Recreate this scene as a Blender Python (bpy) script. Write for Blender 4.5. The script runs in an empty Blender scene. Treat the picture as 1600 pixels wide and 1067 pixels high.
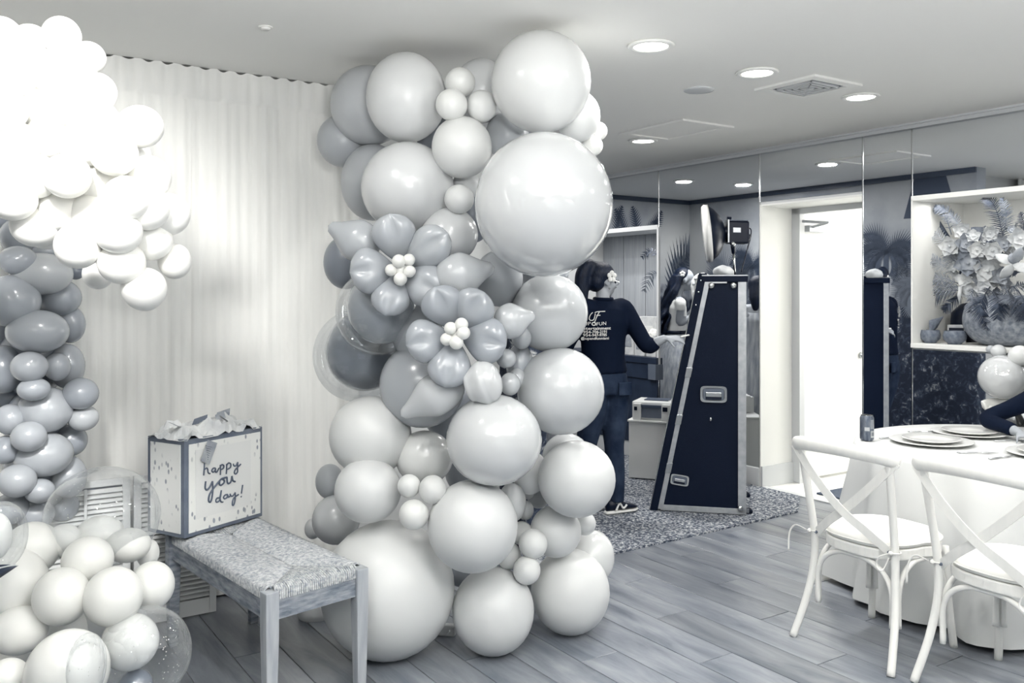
import bpy, bmesh, math, random
from mathutils import Vector, Matrix, noise
random.seed(7)
S = bpy.context.scene
COL = S.collection
F = 1378.0; HZ = 455.0; HC = 1.55; CEIL = 2.67
PI = math.pi
# ------------------------------------------------------------ camera, world, exposure
cam_d = bpy.data.cameras.new('camera'); cam = bpy.data.objects.new('camera', cam_d); COL.objects.link(cam)
cam.location = (0, 0, HC); cam.rotation_euler = (PI/2, 0, 0)
cam_d.sensor_width = 36.0; cam_d.lens = F/1600*36.0; cam_d.shift_y = -(533.5-HZ)/1600.0; cam_d.clip_start = .05
S.camera = cam
S.view_settings.view_transform = 'Standard'; S.view_settings.look = 'None'
S.view_settings.gamma = 1.0; S.view_settings.use_curve_mapping = False
S.view_settings.exposure = 0.08
W = bpy.data.worlds.new('world'); S.world = W; W.use_nodes = True
W.node_tree.nodes['Background'].inputs[0].default_value = (.62, .72, .95, 1)
W.node_tree.nodes['Background'].inputs[1].default_value = .5
S.cycles.max_bounces = 10; S.cycles.diffuse_bounces = 5; S.cycles.glossy_bounces = 5
S.cycles.transparent_max_bounces = 16; S.cycles.caustics_reflective = False; S.cycles.caustics_refractive = False
# room axes: U runs along the mirror wall (away), V runs along the curtain wall (towards the mirror wall)
UX, UY, VX, VY = -.55, .8352, .8352, .55
MV = 5.48            # the mirror plane
CU = 4.62            # the curtain wall plane
EU = 7.93            # the end of the corridor
WV = 3.1             # the mural wall
def R(u, v, z=0.0): return Vector((UX*u+VX*v, UY*u+VY*v, z))
def Wp(px, py, Y): return Vector(((px-800)/F*Y, Y, HC+(HZ-py)/F*Y))
def onz(px, py, z):
    Y = (HC-z)*F/(py-HZ); return Vector(((px-800)/F*Y, Y, z))
def uat(px, v=MV):
    k = (px-800)/F; Y = v/(VX*k+VY); return Y*(UX*k+UY)
def onv(px, py, v):
    k = (px-800)/F; return Wp(px, py, v/(VX*k+VY))
def onu(px, py, u):
    k = (px-800)/F; return Wp(px, py, u/(UX*k+UY))
def refl(p):
    p = Vector(p); d = VX*p.x+VY*p.y-MV
    return Vector((p.x-2*d*VX, p.y-2*d*VY, p.z))
def light(name, kind, loc, power, size=.2, size_y=None, rot=(0,0,0), col=(1,.985,.96), shape=None, spot=None, blend=.6):
    d = bpy.data.lights.new(name, kind); d.energy = power; d.color = col
    if kind == 'AREA':
        d.size = size
        d.shape = shape or ('RECTANGLE' if size_y else 'SQUARE')
        if size_y: d.size_y = size_y
    else: d.shadow_soft_size = size
    if kind == 'SPOT': d.spot_size = spot; d.spot_blend = blend
    o = bpy.data.objects.new(name, d); COL.objects.link(o); o.location = loc; o.rotation_euler = rot
    return o
# camera flash head bounced off the ceiling, from beside the photographer
light('bounce_flash', 'AREA', (.25, .1, 1.95), 250, .5, rot=(PI-.12, 0, -.08), col=(1, .99, .975))
light('ceiling_fill', 'AREA', (2.3, .8, 1.95), 95, .5, rot=(PI-.1, 0, -.3), col=(1, .99, .975))  # added uplight outside the frame, only brightens the ceiling
# added soft, cool fill from behind the camera; no window stands there
light('front_fill', 'AREA', (1.7, -2.7, 1.5), 14, 2.6, 1.7, rot=(math.radians(88), 0, math.radians(5)), col=(.93, .96, 1))
# lamp over the overhead garland
light('garland_lamp', 'SPOT', (-.95, 1.35, 2.55), 340, .12, rot=(math.radians(68), 0, math.radians(24)), spot=math.radians(52), blend=.8)
# bright lobby beyond the doorway
light('lobby_lamp', 'AREA', R(3.9, 7.6, 2.5), 65, 1.6, 1.2, col=(1, .98, .93))
light('lobby_daylight', 'AREA', R(4.0, 7.9, 1.35), 60, 1.1, 1.7, rot=(PI/2, 0, math.atan2(-VY, -VX)-PI/2), col=(1, .99, .97))
# strip lamp in the display niche and in the pass-through
light('niche_lamp', 'AREA', R(2.8, 5.62, 2.14), 4, 1.2, .12, rot=(0, 0, math.atan2(UY, UX)))
light('pass_through_lamp', 'AREA', R(6.6, 5.62, 2.1), 6, 1.2, .12, rot=(0, 0, math.atan2(UY, UX)))

# ------------------------------------------------------------ colours and materials
def s2l(c): return c/12.92 if c <= .04045 else ((c+.055)/1.055)**2.4
_D = [(0, (6, 16, 34)), (.1, (13, 27, 49)), (.25, (50, 62, 82)), (.4, (92, 101, 115)), (.55, (136, 142, 151)), (.7, (174, 178, 182)),
      (.82, (207, 209, 210)), (.92, (228, 229, 226)), (1, (242, 241, 237))]
def duo(g):
    g = max(0, min(1, g))
    for (a, ca), (b, cb) in zip(_D, _D[1:]):
        if g <= b:
            t = (g-a)/(b-a); return tuple(s2l((x+(y-x)*t)/255)*.93 for x, y in zip(ca, cb))
    return tuple(s2l(x/255)*.93 for x in _D[-1][1])
def c4(g): return (*duo(g), 1)
def mat(name, g, rough=.5, metal=0, coat=0, spec=.5, noise_amt=0, nscale=8, stretch=None, bump=0, bscale=40, emis=0, trans=0, coord='Object'):
    m = bpy.data.materials.new(name); m.use_nodes = True; nt = m.node_tree; b = nt.nodes['Principled BSDF']
    b.inputs['Base Color'].default_value = c4(g); b.inputs['Roughness'].default_value = rough; b.inputs['Metallic'].default_value = metal
    b.inputs['Coat Weight'].default_value = coat; b.inputs['Coat Roughness'].default_value = .06; b.inputs['Specular IOR Level'].default_value = spec
    if trans: b.inputs['Transmission Weight'].default_value = trans
    if emis: b.inputs['Emission Color'].default_value = (1, .97, .9, 1); b.inputs['Emission Strength'].default_value = emis
    if noise_amt or bump:
        tc = nt.nodes.new('ShaderNodeTexCoord'); mp = nt.nodes.new('ShaderNodeMapping'); nt.links.new(tc.outputs[coord], mp.inputs[0])
        if stretch: mp.inputs['Scale'].default_value = stretch
    if noise_amt:
        n = nt.nodes.new('ShaderNodeTexNoise'); n.inputs['Scale'].default_value = nscale; n.inputs['Detail'].default_value = 6
        r = nt.nodes.new('ShaderNodeValToRGB'); nt.links.new(mp.outputs[0], n.inputs[0]); nt.links.new(n.outputs[0], r.inputs[0])
        r.color_ramp.elements[0].position = .3; r.color_ramp.elements[1].position = .7
        r.color_ramp.elements[0].color = c4(g-noise_amt); r.color_ramp.elements[1].color = c4(g+noise_amt)
        nt.links.new(r.outputs[0], b.inputs['Base Color'])
    if bump:
        n = nt.nodes.new('ShaderNodeTexNoise'); n.inputs['Scale'].default_value = bscale; n.inputs['Detail'].default_value = 4
        bp = nt.nodes.new('ShaderNodeBump'); bp.inputs['Strength'].default_value = bump; bp.inputs['Distance'].default_value = .01
        nt.links.new(mp.outputs[0], n.inputs[0]); nt.links.new(n.outputs[0], bp.inputs['Height']); nt.links.new(bp.outputs[0], b.inputs['Normal'])
    return m
M = {}
M['ceiling'] = mat('ceiling_paint', .98, .75, bump=.05, bscale=3)
M['wall'] = mat('wall_paint', .86, .7, bump=.05, bscale=30)
M['bright_wall'] = mat('bright_wall_paint', .95, .5)
M['trim'] = mat('trim_paint', .8, .4)
M['dark_trim'] = mat('dark_trim', .3, .4)
M['curtain'] = mat('sheer_curtain', .95, .8, noise_amt=.015, nscale=5, stretch=(6, 6, .4))
M['white_wood'] = mat('white_wood', .97, .4, spec=.4, noise_amt=.02, nscale=6, stretch=(8, 8, 1))
M['cushion'] = mat('cushion_fabric', .98, .85)
M['cloth'] = mat('table_cloth', .87, .8, bump=.1, bscale=8)
M['plate'] = mat('glazed_plate', .95, .2, coat=.5)
M['charger'] = mat('charger_plate', .9, .3)
M['steel'] = mat('steel', .75, .25, metal=1)
M['alu'] = mat('aluminium_trim', .7, .42, metal=.5, noise_amt=.05, nscale=20)
M['black'] = mat('black_plastic', .03, .35, spec=.25)
M['laminate'] = mat('black_laminate', .03, .55, spec=.12, bump=.15, bscale=250)
M['chrome'] = mat('chrome', .85, .12, metal=1)
M['printer'] = mat('printer_plastic', .85, .45)
M['boxwhite'] = mat('white_box', .88, .5)
M['grey_plastic'] = mat('grey_plastic', .4, .5)
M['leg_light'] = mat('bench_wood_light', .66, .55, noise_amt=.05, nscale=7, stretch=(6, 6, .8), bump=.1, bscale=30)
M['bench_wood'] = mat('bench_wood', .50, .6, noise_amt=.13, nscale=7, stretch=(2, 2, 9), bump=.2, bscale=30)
M['rush'] = mat('rush', .69, .85, noise_amt=.15, nscale=75, bump=.5, bscale=60)
M['bag_edge'] = mat('bag_edge', .4, .6, noise_amt=.05)
M['tissue'] = mat('tissue', .8, .8, noise_amt=.07, nscale=12)
M['ink'] = mat('dark_ink', .33, .6)
M['skin'] = mat('skin', .64, .5)
M['hair'] = mat('hair', .04, .45, spec=.25, noise_amt=.05, nscale=20, stretch=(3, 3, .6), bump=.4, bscale=60)
M['shirt_black'] = mat('black_shirt', .03, .8, spec=.1, bump=.2, bscale=8)
M['denim'] = mat('denim', .18, .8, spec=.15, noise_amt=.07, nscale=9, bump=.3, bscale=14)
M['white_print'] = mat('white_print', .95, .6)
M['tee'] = mat('white_tee', .95, .8)
M['tulle'] = mat('tulle', .62, .85, noise_amt=.1, nscale=10, stretch=(4, 4, .3))
M['dark_leaf'] = mat('dark_leaf', .2, .5, noise_amt=.1, nscale=20)
M['mid_leaf'] = mat('mid_leaf', .42, .5, noise_amt=.12, nscale=20)
M['grey_leaf'] = mat('feather_grey', .58, .7, noise_amt=.1, nscale=20)
M['petal'] = mat('flower_petal', .78, .6, noise_amt=.08, nscale=14)
M['petal_grey'] = mat('orchid_petal', .58, .5, noise_amt=.1, nscale=14)
M['vase'] = mat('stone_vase', .5, .5, noise_amt=.12, nscale=40, bump=.2)
M['bowl'] = mat('stone_bowl', .42, .6, noise_amt=.08, nscale=40)
M['can'] = mat('can_print', .38, .3, metal=.3, noise_amt=.12, nscale=60, stretch=(1, 1, .3))
M['mat'] = mat('door_mat', .3, .95, noise_amt=.06, nscale=120)
M['wood_panel'] = mat('wood_panel', .64, .6, noise_amt=.04, nscale=5, stretch=(9, 9, .5))
M['dark_wood'] = mat('dark_wood', .16, .5, noise_amt=.05, nscale=6)
M['lens'] = mat('lamp_lens', 1, .5, emis=10)
M['shutter'] = mat('shutter_paint', .87, .55)
M['vent_dark'] = mat('vent_slot', .32, .6)
M['lobby_floor'] = mat('lobby_floor', .95, .3)
M['pprint'] = mat('palm_print', .28, .7)
M['pprint_mid'] = mat('palm_print_mid', .45, .7)
M['pprint_light'] = mat('light_print', .62, .7)
_B = {}
def bmat(g, gloss=0):
    """latex: matt (0), satin (1), shiny (2)"""
    k = (round(g, 2), gloss)
    if k not in _B:
        rough = (.34, .24, .1)[gloss]
        m = mat('latex_%d_%d' % (round(g*100), gloss), g, rough, spec=(.45, .6, .8)[gloss], coat=(0, .25, .8)[gloss])
        b = m.node_tree.nodes['Principled BSDF']; b.inputs['Coat Roughness'].default_value = .05
        _B[k] = m
    return _B[k]
def clear_mat():
    m = bpy.data.materials.new('clear_film'); m.use_nodes = True; nt = m.node_tree
    nt.nodes.remove(nt.nodes['Principled BSDF']); out = nt.nodes['Material Output']
    lw = nt.nodes.new('ShaderNodeLayerWeight'); lw.inputs[0].default_value = .2
    t = nt.nodes.new('ShaderNodeBsdfTransparent'); t.inputs[0].default_value = (.96, .97, .98, 1)
    g = nt.nodes.new('ShaderNodeBsdfGlossy'); g.inputs['Roughness'].default_value = .04; g.inputs[0].default_value = (.95, .96, .97, 1)
    d = nt.nodes.new('ShaderNodeBsdfDiffuse'); d.inputs[0].default_value = c4(.9)
    mx = nt.nodes.new('ShaderNodeMixShader'); mx.inputs[0].default_value = .35
    nt.links.new(g.outputs[0], mx.inputs[1]); nt.links.new(d.outputs[0], mx.inputs[2])
    mr = nt.nodes.new('ShaderNodeMapRange'); mr.inputs[1].default_value = 0; mr.inputs[2].default_value = 1; mr.inputs[3].default_value = .05; mr.inputs[4].default_value = .85
    m2 = nt.nodes.new('ShaderNodeMixShader'); nt.links.new(lw.outputs['Facing'], mr.inputs[0]); nt.links.new(mr.outputs[0], m2.inputs[0])
    nt.links.new(t.outputs[0], m2.inputs[1]); nt.links.new(mx.outputs[0], m2.inputs[2]); nt.links.new(m2.outputs[0], out.inputs[0])
    return m
M['clear'] = clear_mat()
def mirror_mat():
    m = bpy.data.materials.new('mirror_glass'); m.use_nodes = True; b = m.node_tree.nodes['Principled BSDF']
    b.inputs['Base Color'].default_value = (.86, .88, .91, 1); b.inputs['Metallic'].default_value = 1; b.inputs['Roughness'].default_value = .015
    return m
M['mirror'] = mirror_mat()
def plank_mat():
    m = bpy.data.materials.new('floor_plank_wood'); m.use_nodes = True; nt = m.node_tree; b = nt.nodes['Principled BSDF']
    tc = nt.nodes.new('ShaderNodeTexCoord'); oi = nt.nodes.new('ShaderNodeObjectInfo')
    mp = nt.nodes.new('ShaderNodeMapping'); mp.inputs['Rotation'].default_value = (0, 0, 0); mp.inputs['Scale'].default_value = (1.1, 5.5, 1)
    nt.links.new(tc.outputs['Object'], mp.inputs[0])
    cx = nt.nodes.new('ShaderNodeCombineXYZ'); mu = nt.nodes.new('ShaderNodeMath'); mu.operation = 'MULTIPLY'; mu.inputs[1].default_value = 50
    nt.links.new(oi.outputs['Random'], mu.inputs[0]); nt.links.new(mu.outputs[0], cx.inputs[0]); nt.links.new(mu.outputs[0], cx.inputs[1]); nt.links.new(cx.outputs[0], mp.inputs['Location'])
    n = nt.nodes.new('ShaderNodeTexNoise'); n.inputs['Scale'].default_value = 1.6; n.inputs['Detail'].default_value = 9; n.inputs['Roughness'].default_value = .62; n.inputs['Distortion'].default_value = .5
    nt.links.new(mp.outputs[0], n.inputs[0])
    r = nt.nodes.new('ShaderNodeValToRGB'); e = r.color_ramp.elements; e[0].position = .25; e[0].color = c4(.28); e[1].position = .78; e[1].color = c4(.64)
    x = e.new(.43); x.color = c4(.45); x = e.new(.58); x.color = c4(.53)
    nt.links.new(n.outputs[0], r.inputs[0])
    hs = nt.nodes.new('ShaderNodeHueSaturation'); hs.inputs['Saturation'].default_value = .72; mr = nt.nodes.new('ShaderNodeMapRange'); mr.inputs[3].default_value = .82; mr.inputs[4].default_value = 1.15
    nt.links.new(oi.outputs['Random'], mr.inputs[0]); nt.links.new(mr.outputs[0], hs.inputs['Value']); nt.links.new(r.outputs[0], hs.inputs['Color']); nt.links.new(hs.outputs[0], b.inputs['Base Color'])
    b.inputs['Roughness'].default_value = .3; b.inputs['Specular IOR Level'].default_value = .5
    bp = nt.nodes.new('ShaderNodeBump'); bp.inputs['Strength'].default_value = .12; bp.inputs['Distance'].default_value = .004
    nt.links.new(n.outputs[0], bp.inputs['Height']); nt.links.new(bp.outputs[0], b.inputs['Normal'])
    return m
M['plank'] = plank_mat()
def carpet_mat():
    m = bpy.data.materials.new('mottled_carpet'); m.use_nodes = True; nt = m.node_tree; b = nt.nodes['Principled BSDF']
    tc = nt.nodes.new('ShaderNodeTexCoord'); n = nt.nodes.new('ShaderNodeTexNoise'); n.inputs['Scale'].default_value = 58; n.inputs['Detail'].default_value = 5; n.inputs['Roughness'].default_value = .7
    nt.links.new(tc.outputs['Object'], n.inputs[0]); r = nt.nodes.new('ShaderNodeValToRGB'); e = r.color_ramp.elements
    e[0].position = .38; e[0].color = c4(.12); e[1].position = .62; e[1].color = c4(.85); x = e.new(.5); x.color = c4(.4)
    nt.links.new(n.outputs[0], r.inputs[0]); nt.links.new(r.outputs[0], b.inputs['Base Color']); b.inputs['Roughness'].default_value = .95
    bp = nt.nodes.new('ShaderNodeBump'); bp.inputs['Strength'].default_value = .8; bp.inputs['Distance'].default_value = .01
    nt.links.new(n.outputs[0], bp.inputs['Height']); nt.links.new(bp.outputs[0], b.inputs['Normal'])
    return m
M['carpet'] = carpet_mat()
def mural_mat():
    """printed tropical wallpaper: pale sky above, dark foliage below, a burst of sun on the end wall"""
    m = bpy.data.materials.new('tropical_mural'); m.use_nodes = True; nt = m.node_tree; b = nt.nodes['Principled BSDF']; b.inputs['Roughness'].default_value = .75
    tc = nt.nodes.new('ShaderNodeTexCoord'); sp = nt.nodes.new('ShaderNodeSeparateXYZ'); nt.links.new(tc.outputs['Object'], sp.inputs[0])
    n1 = nt.nodes.new('ShaderNodeTexNoise'); n1.inputs['Scale'].default_value = 2.2; n1.inputs['Detail'].default_value = 5; nt.links.new(tc.outputs['Object'], n1.inputs[0])
    n2 = nt.nodes.new('ShaderNodeTexNoise'); n2.inputs['Scale'].default_value = 15; n2.inputs['Detail'].default_value = 7; n2.inputs['Distortion'].default_value = .7; n2.inputs['Roughness'].default_value = .7; nt.links.new(tc.outputs['Object'], n2.inputs[0])
    sky = nt.nodes.new('ShaderNodeValToRGB'); e = sky.color_ramp.elements; e[0].position = .35; e[0].color = c4(.60); e[1].position = .7; e[1].color = c4(.72); nt.links.new(n1.outputs[0], sky.inputs[0])
    fol = nt.nodes.new('ShaderNodeValToRGB'); e = fol.color_ramp.elements; e[0].position = .48; e[0].color = c4(.1); e[1].position = .74; e[1].color = c4(.9); x = e.new(.58); x.color = c4(.25); nt.links.new(n2.outputs[0], fol.inputs[0])
    # foliage line: z + noise
    ma = nt.nodes.new('ShaderNodeMath'); ma.operation = 'MULTIPLY_ADD'; ma.inputs[1].default_value = 1.1; nt.links.new(n1.outputs[0], ma.inputs[0]); nt.links.new(sp.outputs[2], ma.inputs[2])
    mr = nt.nodes.new('ShaderNodeMapRange'); mr.inputs[1].default_value = 1.95; mr.inputs[2].default_value = 2.08; nt.links.new(ma.outputs[0], mr.inputs[0])
    mx = nt.nodes.new('ShaderNodeMix'); mx.data_type = 'RGBA'; nt.links.new(mr.outputs[0], mx.inputs[0]); nt.links.new(fol.outputs[0], mx.inputs[6]); nt.links.new(sky.outputs[0], mx.inputs[7])
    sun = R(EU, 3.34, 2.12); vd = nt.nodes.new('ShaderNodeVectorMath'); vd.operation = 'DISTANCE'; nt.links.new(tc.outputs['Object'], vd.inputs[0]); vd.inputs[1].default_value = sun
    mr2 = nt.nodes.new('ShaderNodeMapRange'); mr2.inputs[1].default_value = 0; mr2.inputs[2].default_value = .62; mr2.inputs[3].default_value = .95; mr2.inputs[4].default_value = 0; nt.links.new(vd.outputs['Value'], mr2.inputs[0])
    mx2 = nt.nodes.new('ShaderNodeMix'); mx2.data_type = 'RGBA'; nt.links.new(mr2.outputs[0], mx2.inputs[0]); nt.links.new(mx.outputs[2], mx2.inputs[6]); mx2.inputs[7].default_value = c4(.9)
    nt.links.new(mx2.outputs[2], b.inputs['Base Color'])
    return m
M['mural'] = mural_mat()

# ------------------------------------------------------------ mesh helpers
LOC = {}
def wl(o): return LOC.get(o.name, Vector((0, 0, 0)))
class MB:
    def __init__(s): s.v = []; s.f = []
    def add(s, v, f):
        n = len(s.v); s.v += [Vector(x) for x in v]; s.f += [tuple(i+n for i in q) for q in f]; return s
    def box(s, a, b, mx=None):
        x0, y0, z0 = a; x1, y1, z1 = b
        v = [Vector(p) for p in ((x0,y0,z0),(x1,y0,z0),(x1,y1,z0),(x0,y1,z0),(x0,y0,z1),(x1,y0,z1),(x1,y1,z1),(x0,y1,z1))]
        if mx: v = [mx @ p if isinstance(mx, Matrix) else mx(p) for p in v]
        return s.add(v, [(0,3,2,1),(4,5,6,7),(0,1,5,4),(1,2,6,5),(2,3,7,6),(3,0,4,7)])
    def rbox(s, u0, u1, v0, v1, z0, z1):
        return s.box((u0, v0, z0), (u1, v1, z1), lambda p: R(p.x, p.y, p.z))
    def tube(s, pts, r, n=8, cap=True, flat=1.0, up=None):
        pts = [Vector(p) for p in pts]; N = len(pts); rr = r if isinstance(r, (list, tuple)) else [r]*N
        rings = []; prev = None
        for i, p in enumerate(pts):
            t = (pts[min(i+1, N-1)]-pts[max(i-1, 0)]).normalized()
            if up is not None: a = (Vector(up)-t*Vector(up).dot(t)).normalized()
            elif prev is None: a = t.orthogonal().normalized()
            else: a = (prev-t*prev.dot(t)).normalized()
            prev = a; b = t.cross(a)
            rings.append([p+(a*math.cos(2*PI*k/n)*flat+b*math.sin(2*PI*k/n))*rr[i] for k in range(n)])
        return s.loft(rings, cap)
    def loft(s, rings, cap=True):
        n = len(rings[0]); v = [p for r in rings for p in r]; f = []
        for i in range(len(rings)-1):
            for k in range(n): f.append((i*n+k, i*n+(k+1) % n, (i+1)*n+(k+1) % n, (i+1)*n+k))
        if cap: f.append(tuple(range(n))[::-1]); f.append(tuple((len(rings)-1)*n+k for k in range(n)))
        return s.add(v, f)
    def lathe(s, prof, c=(0,0,0), n=24, mx=None):
        c = Vector(c); rings = []
        for r, z in prof:
            ring = [Vector((max(r, 1e-4)*math.cos(2*PI*k/n), max(r, 1e-4)*math.sin(2*PI*k/n), z)) for k in range(n)]
            rings.append([(mx @ p if mx else p)+c for p in ring])
        return s.loft(rings)
    def ell(s, c, r, mx=None, n=16, m=10):
        if not isinstance(r, (tuple, list)): r = (r, r, r)
        v = []; f = []; c = Vector(c)
        for i in range(m+1):
            th = PI*i/m
            for k in range(n):
                ph = 2*PI*k/n; p = Vector((math.sin(th)*math.cos(ph)*r[0], math.sin(th)*math.sin(ph)*r[1], math.cos(th)*r[2]))
                v.append((mx @ p if mx else p)+c)
        for i in range(m):
            for k in range(n): f.append((i*n+k, (i+1)*n+k, (i+1)*n+(k+1) % n, i*n+(k+1) % n))
        return s.add(v, f)
    def build(s, name, m, parent=None, smooth=False, bevel=0, sub=0, kind=None, origin=None, remesh=0, merge=False, local=False):
        if parent is not None and not local: off = wl(parent)
        elif origin is not None: off = Vector(origin)
        else: off = Vector((0, 0, 0))
        me = bpy.data.meshes.new(name); me.from_pydata([p-off for p in s.v], [], s.f)
        bm = bmesh.new(); bm.from_mesh(me)
        bmesh.ops.remove_doubles(bm, verts=bm.verts, dist=1e-5)
        if not merge: bmesh.ops.recalc_face_normals(bm, faces=bm.faces)
        bm.to_mesh(me); bm.free()
        if smooth: me.polygons.foreach_set('use_smooth', [True]*len(me.polygons))
        me.materials.append(m); o = bpy.data.objects.new(name, me); COL.objects.link(o)
        if parent is not None: o.parent = parent
        else: o.location = off
        LOC[o.name] = off if parent is None else wl(parent)
        if bevel: b = o.modifiers.new('bevel', 'BEVEL'); b.width = bevel; b.segments = 2; b.limit_method = 'ANGLE'
        if remesh:
            b = o.modifiers.new('remesh', 'REMESH'); b.mode = 'VOXEL'; b.voxel_size = remesh; b.use_smooth_shade = True
            b = o.modifiers.new('smooth', 'SMOOTH'); b.factor = .5; b.iterations = 3
        if sub: b = o.modifiers.new('subsurf', 'SUBSURF'); b.levels = sub; b.render_levels = sub
        if kind: o['kind'] = kind
        return o
def tag(o, label, cat, group=None):
    o['label'] = label; o['category'] = cat
    if group: o['group'] = group
    return o
def thing(name, loc, label, cat, group=None):
    o = bpy.data.objects.new(name, None); COL.objects.link(o); o.location = loc; o.empty_display_size = .1; LOC[o.name] = Vector(loc)
    return tag(o, label, cat, group)
def copy_tree(o, parent=None):
    c = o.copy(); COL.objects.link(c)
    if parent: c.parent = parent
    for ch in list(o.children): copy_tree(ch, c)
    return c
def bez(pts, n=8):
    """smooth curve through the points"""
    P = [Vector(p) for p in pts]; out = []
    for i in range(len(P)-1):
        a = P[max(i-1, 0)]; b = P[i]; c = P[i+1]; d = P[min(i+2, len(P)-1)]
        for k in range(n):
            t = k/n; out.append(.5*((2*b)+(c-a)*t+(2*a-5*b+4*c-d)*t*t+(3*b-a-3*c+d)*t**3))
    out.append(P[-1]); return out

# ------------------------------------------------------------ the room
def struct(o): o['kind'] = 'structure'; return o
BU, BV = -3.6, -3.3       # room limits behind the camera
floor = struct(MB().rbox(BU, EU, BV, MV, -.1, -.006).build('floor', M['dark_trim']))
# planks
PW, PL = .2, 1.22; npl = 0; pm = {}
def plank(u0, u1, v0):
    key = round(u1-u0, 3)
    if key not in pm:
        g = .0016; L = (u1-u0)/2-g; w = PW/2-g
        b = MB(); b.add([(-L,-w,-.006),(L,-w,-.006),(L,w,-.006),(-L,w,-.006),(-L,-w,-.001),(L,-w,-.001),(L,w,-.001),(-L,w,-.001),(-L+.002,-w+.002,0),(L-.002,-w+.002,0),(L-.002,w-.002,0),(-L+.002,w-.002,0)],
                     [(0,1,5,4),(1,2,6,5),(2,3,7,6),(3,0,4,7),(4,5,9,8),(5,6,10,9),(6,7,11,10),(7,4,8,11),(8,9,10,11)])
        o = b.build('plank', M['plank'], local=True); pm[key] = o
    else: o = pm[key].copy(); COL.objects.link(o)
    c = R((u0+u1)/2, v0+PW/2, 0); o.parent = floor; o.location = c; o.rotation_euler = (0, 0, math.atan2(UY, UX))
v0 = -.95+.02; row = 0
while v0 < MV-.01:
    off = (row*.47) % PL
    u = 1.5+off-PL
    while u < 4.75:
        a = max(u, 1.3); b_ = min(u+PL, 4.75)
        if b_-a > .08: plank(a, b_, v0); npl += 1
        u += PL
    v0 += PW; row += 1
back = MB().rbox(BU, 1.3, BV, MV, -.006, -.001).rbox(1.3, 4.75, BV, -.93, -.006, -.001)
o = back.build('plank_field', M['plank'], parent=floor); o['kind'] = 'stuff'
struct(MB().rbox(BU, EU+.2, BV-.1, MV+2.8, CEIL, CEIL+.1).build('ceiling', M['ceiling']))
# walls
def hole_wall(name, segs, v0, v1, m):
    b = MB()
    for s in segs: b.rbox(s[0], s[1], v0, v1, s[2], s[3])
    return struct(b.build(name, m))
U_A, U_B, U_C, U_D, U_E, U_F = uat(1029), uat(1187), uat(1348), uat(1425), 2.15, 7.45
DT = 2.235; NT, NS = 2.165, 1.203; LT, LS = 2.13, .95
hole_wall('wall_right', [(BU, U_E, 0, CEIL), (U_E, U_D, 0, NS-.03), (U_E, U_D, NT, CEIL), (U_D, U_C, 0, CEIL), (U_C, U_B, DT, CEIL), (U_B, U_A, 0, CEIL),
          (U_A, U_F, 0, LS-.06), (U_A, U_F, LT, CEIL), (U_F, EU, 0, CEIL)], MV+.006, MV+.37, M['trim'])
struct(MB().rbox(CU, CU+.12, BV, WV-.15, 0, CEIL).build('wall_left', M['wall']))
struct(MB().rbox(BU, EU, BV-.12, BV, 0, CEIL).build('wall_rear_left', M['wall']))
struct(MB().rbox(BU-.12, BU, BV, MV, 0, CEIL).build('wall_rear', M['wall']))
mural = struct(MB().rbox(4.33, EU, WV-.15, WV, 0, CEIL).build('wall_corridor', M['mural']))
mural2 = struct(MB().rbox(EU, EU+.12, WV-.15, MV+.37, 0, CEIL).build('wall_back', M['mural']))
struct(MB().rbox(BU, EU, MV-.03, MV+.006, CEIL-.035, CEIL).rbox(BU, EU, MV-.05, MV+.006, CEIL-.012, CEIL).build('trim_1', M['trim']))
struct(MB().rbox(4.33, EU, WV, WV+.03, CEIL-.05, CEIL).rbox(EU-.03, EU, WV, MV, CEIL-.05, CEIL).build('trim_2', M['dark_trim']))
b = MB()
for a, c in ((BU, U_C), (U_B, EU)): b.rbox(a, c, MV-.014, MV+.006, 0, .15)
struct(b.build('baseboard_right', M['trim'], bevel=.004))
# panel mirrors
def mirror(u0, u1, z0, z1, label):
    t = thing('wall_mirror', R((u0+u1)/2, MV, z0), label, 'mirror', 'mirror panels on the long wall')
    MB().rbox(u0+.004, u1-.004, MV, MV+.006, z0, z1).build('mirror_glass', M['mirror'], t)
    for uu in (u0, u1):
        if -2 < uu < 7: MB().rbox(uu-.004 if uu == u1 else uu-.001, uu+.001 if uu == u1 else uu+.004, MV-.004, MV+.006, z0, z1).build('bevelled_edge', M['chrome'], t)
ZB, ZT = .15, CEIL-.036
mirror(U_A, U_F, LT+.02, ZT, 'short mirror strip above the bar pass-through behind the woman')
mirror(U_B, U_A, ZB, ZT, 'tall mirror panel behind the black slanted booth case, reflecting the girl')
mirror(U_C, U_B, DT+.02, ZT, 'mirror panel over the open white doorway')
mirror(U_D, U_C, ZB, ZT, 'narrow tall mirror between doorway and flower niche, reflecting the black case')
mirror(U_E, U_D, NT+.02, ZT, 'mirror strip above the bright flower niche')
mirror(U_E, U_D, ZB, NS-.04, 'mirror below the flower niche behind the dining table')
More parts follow.
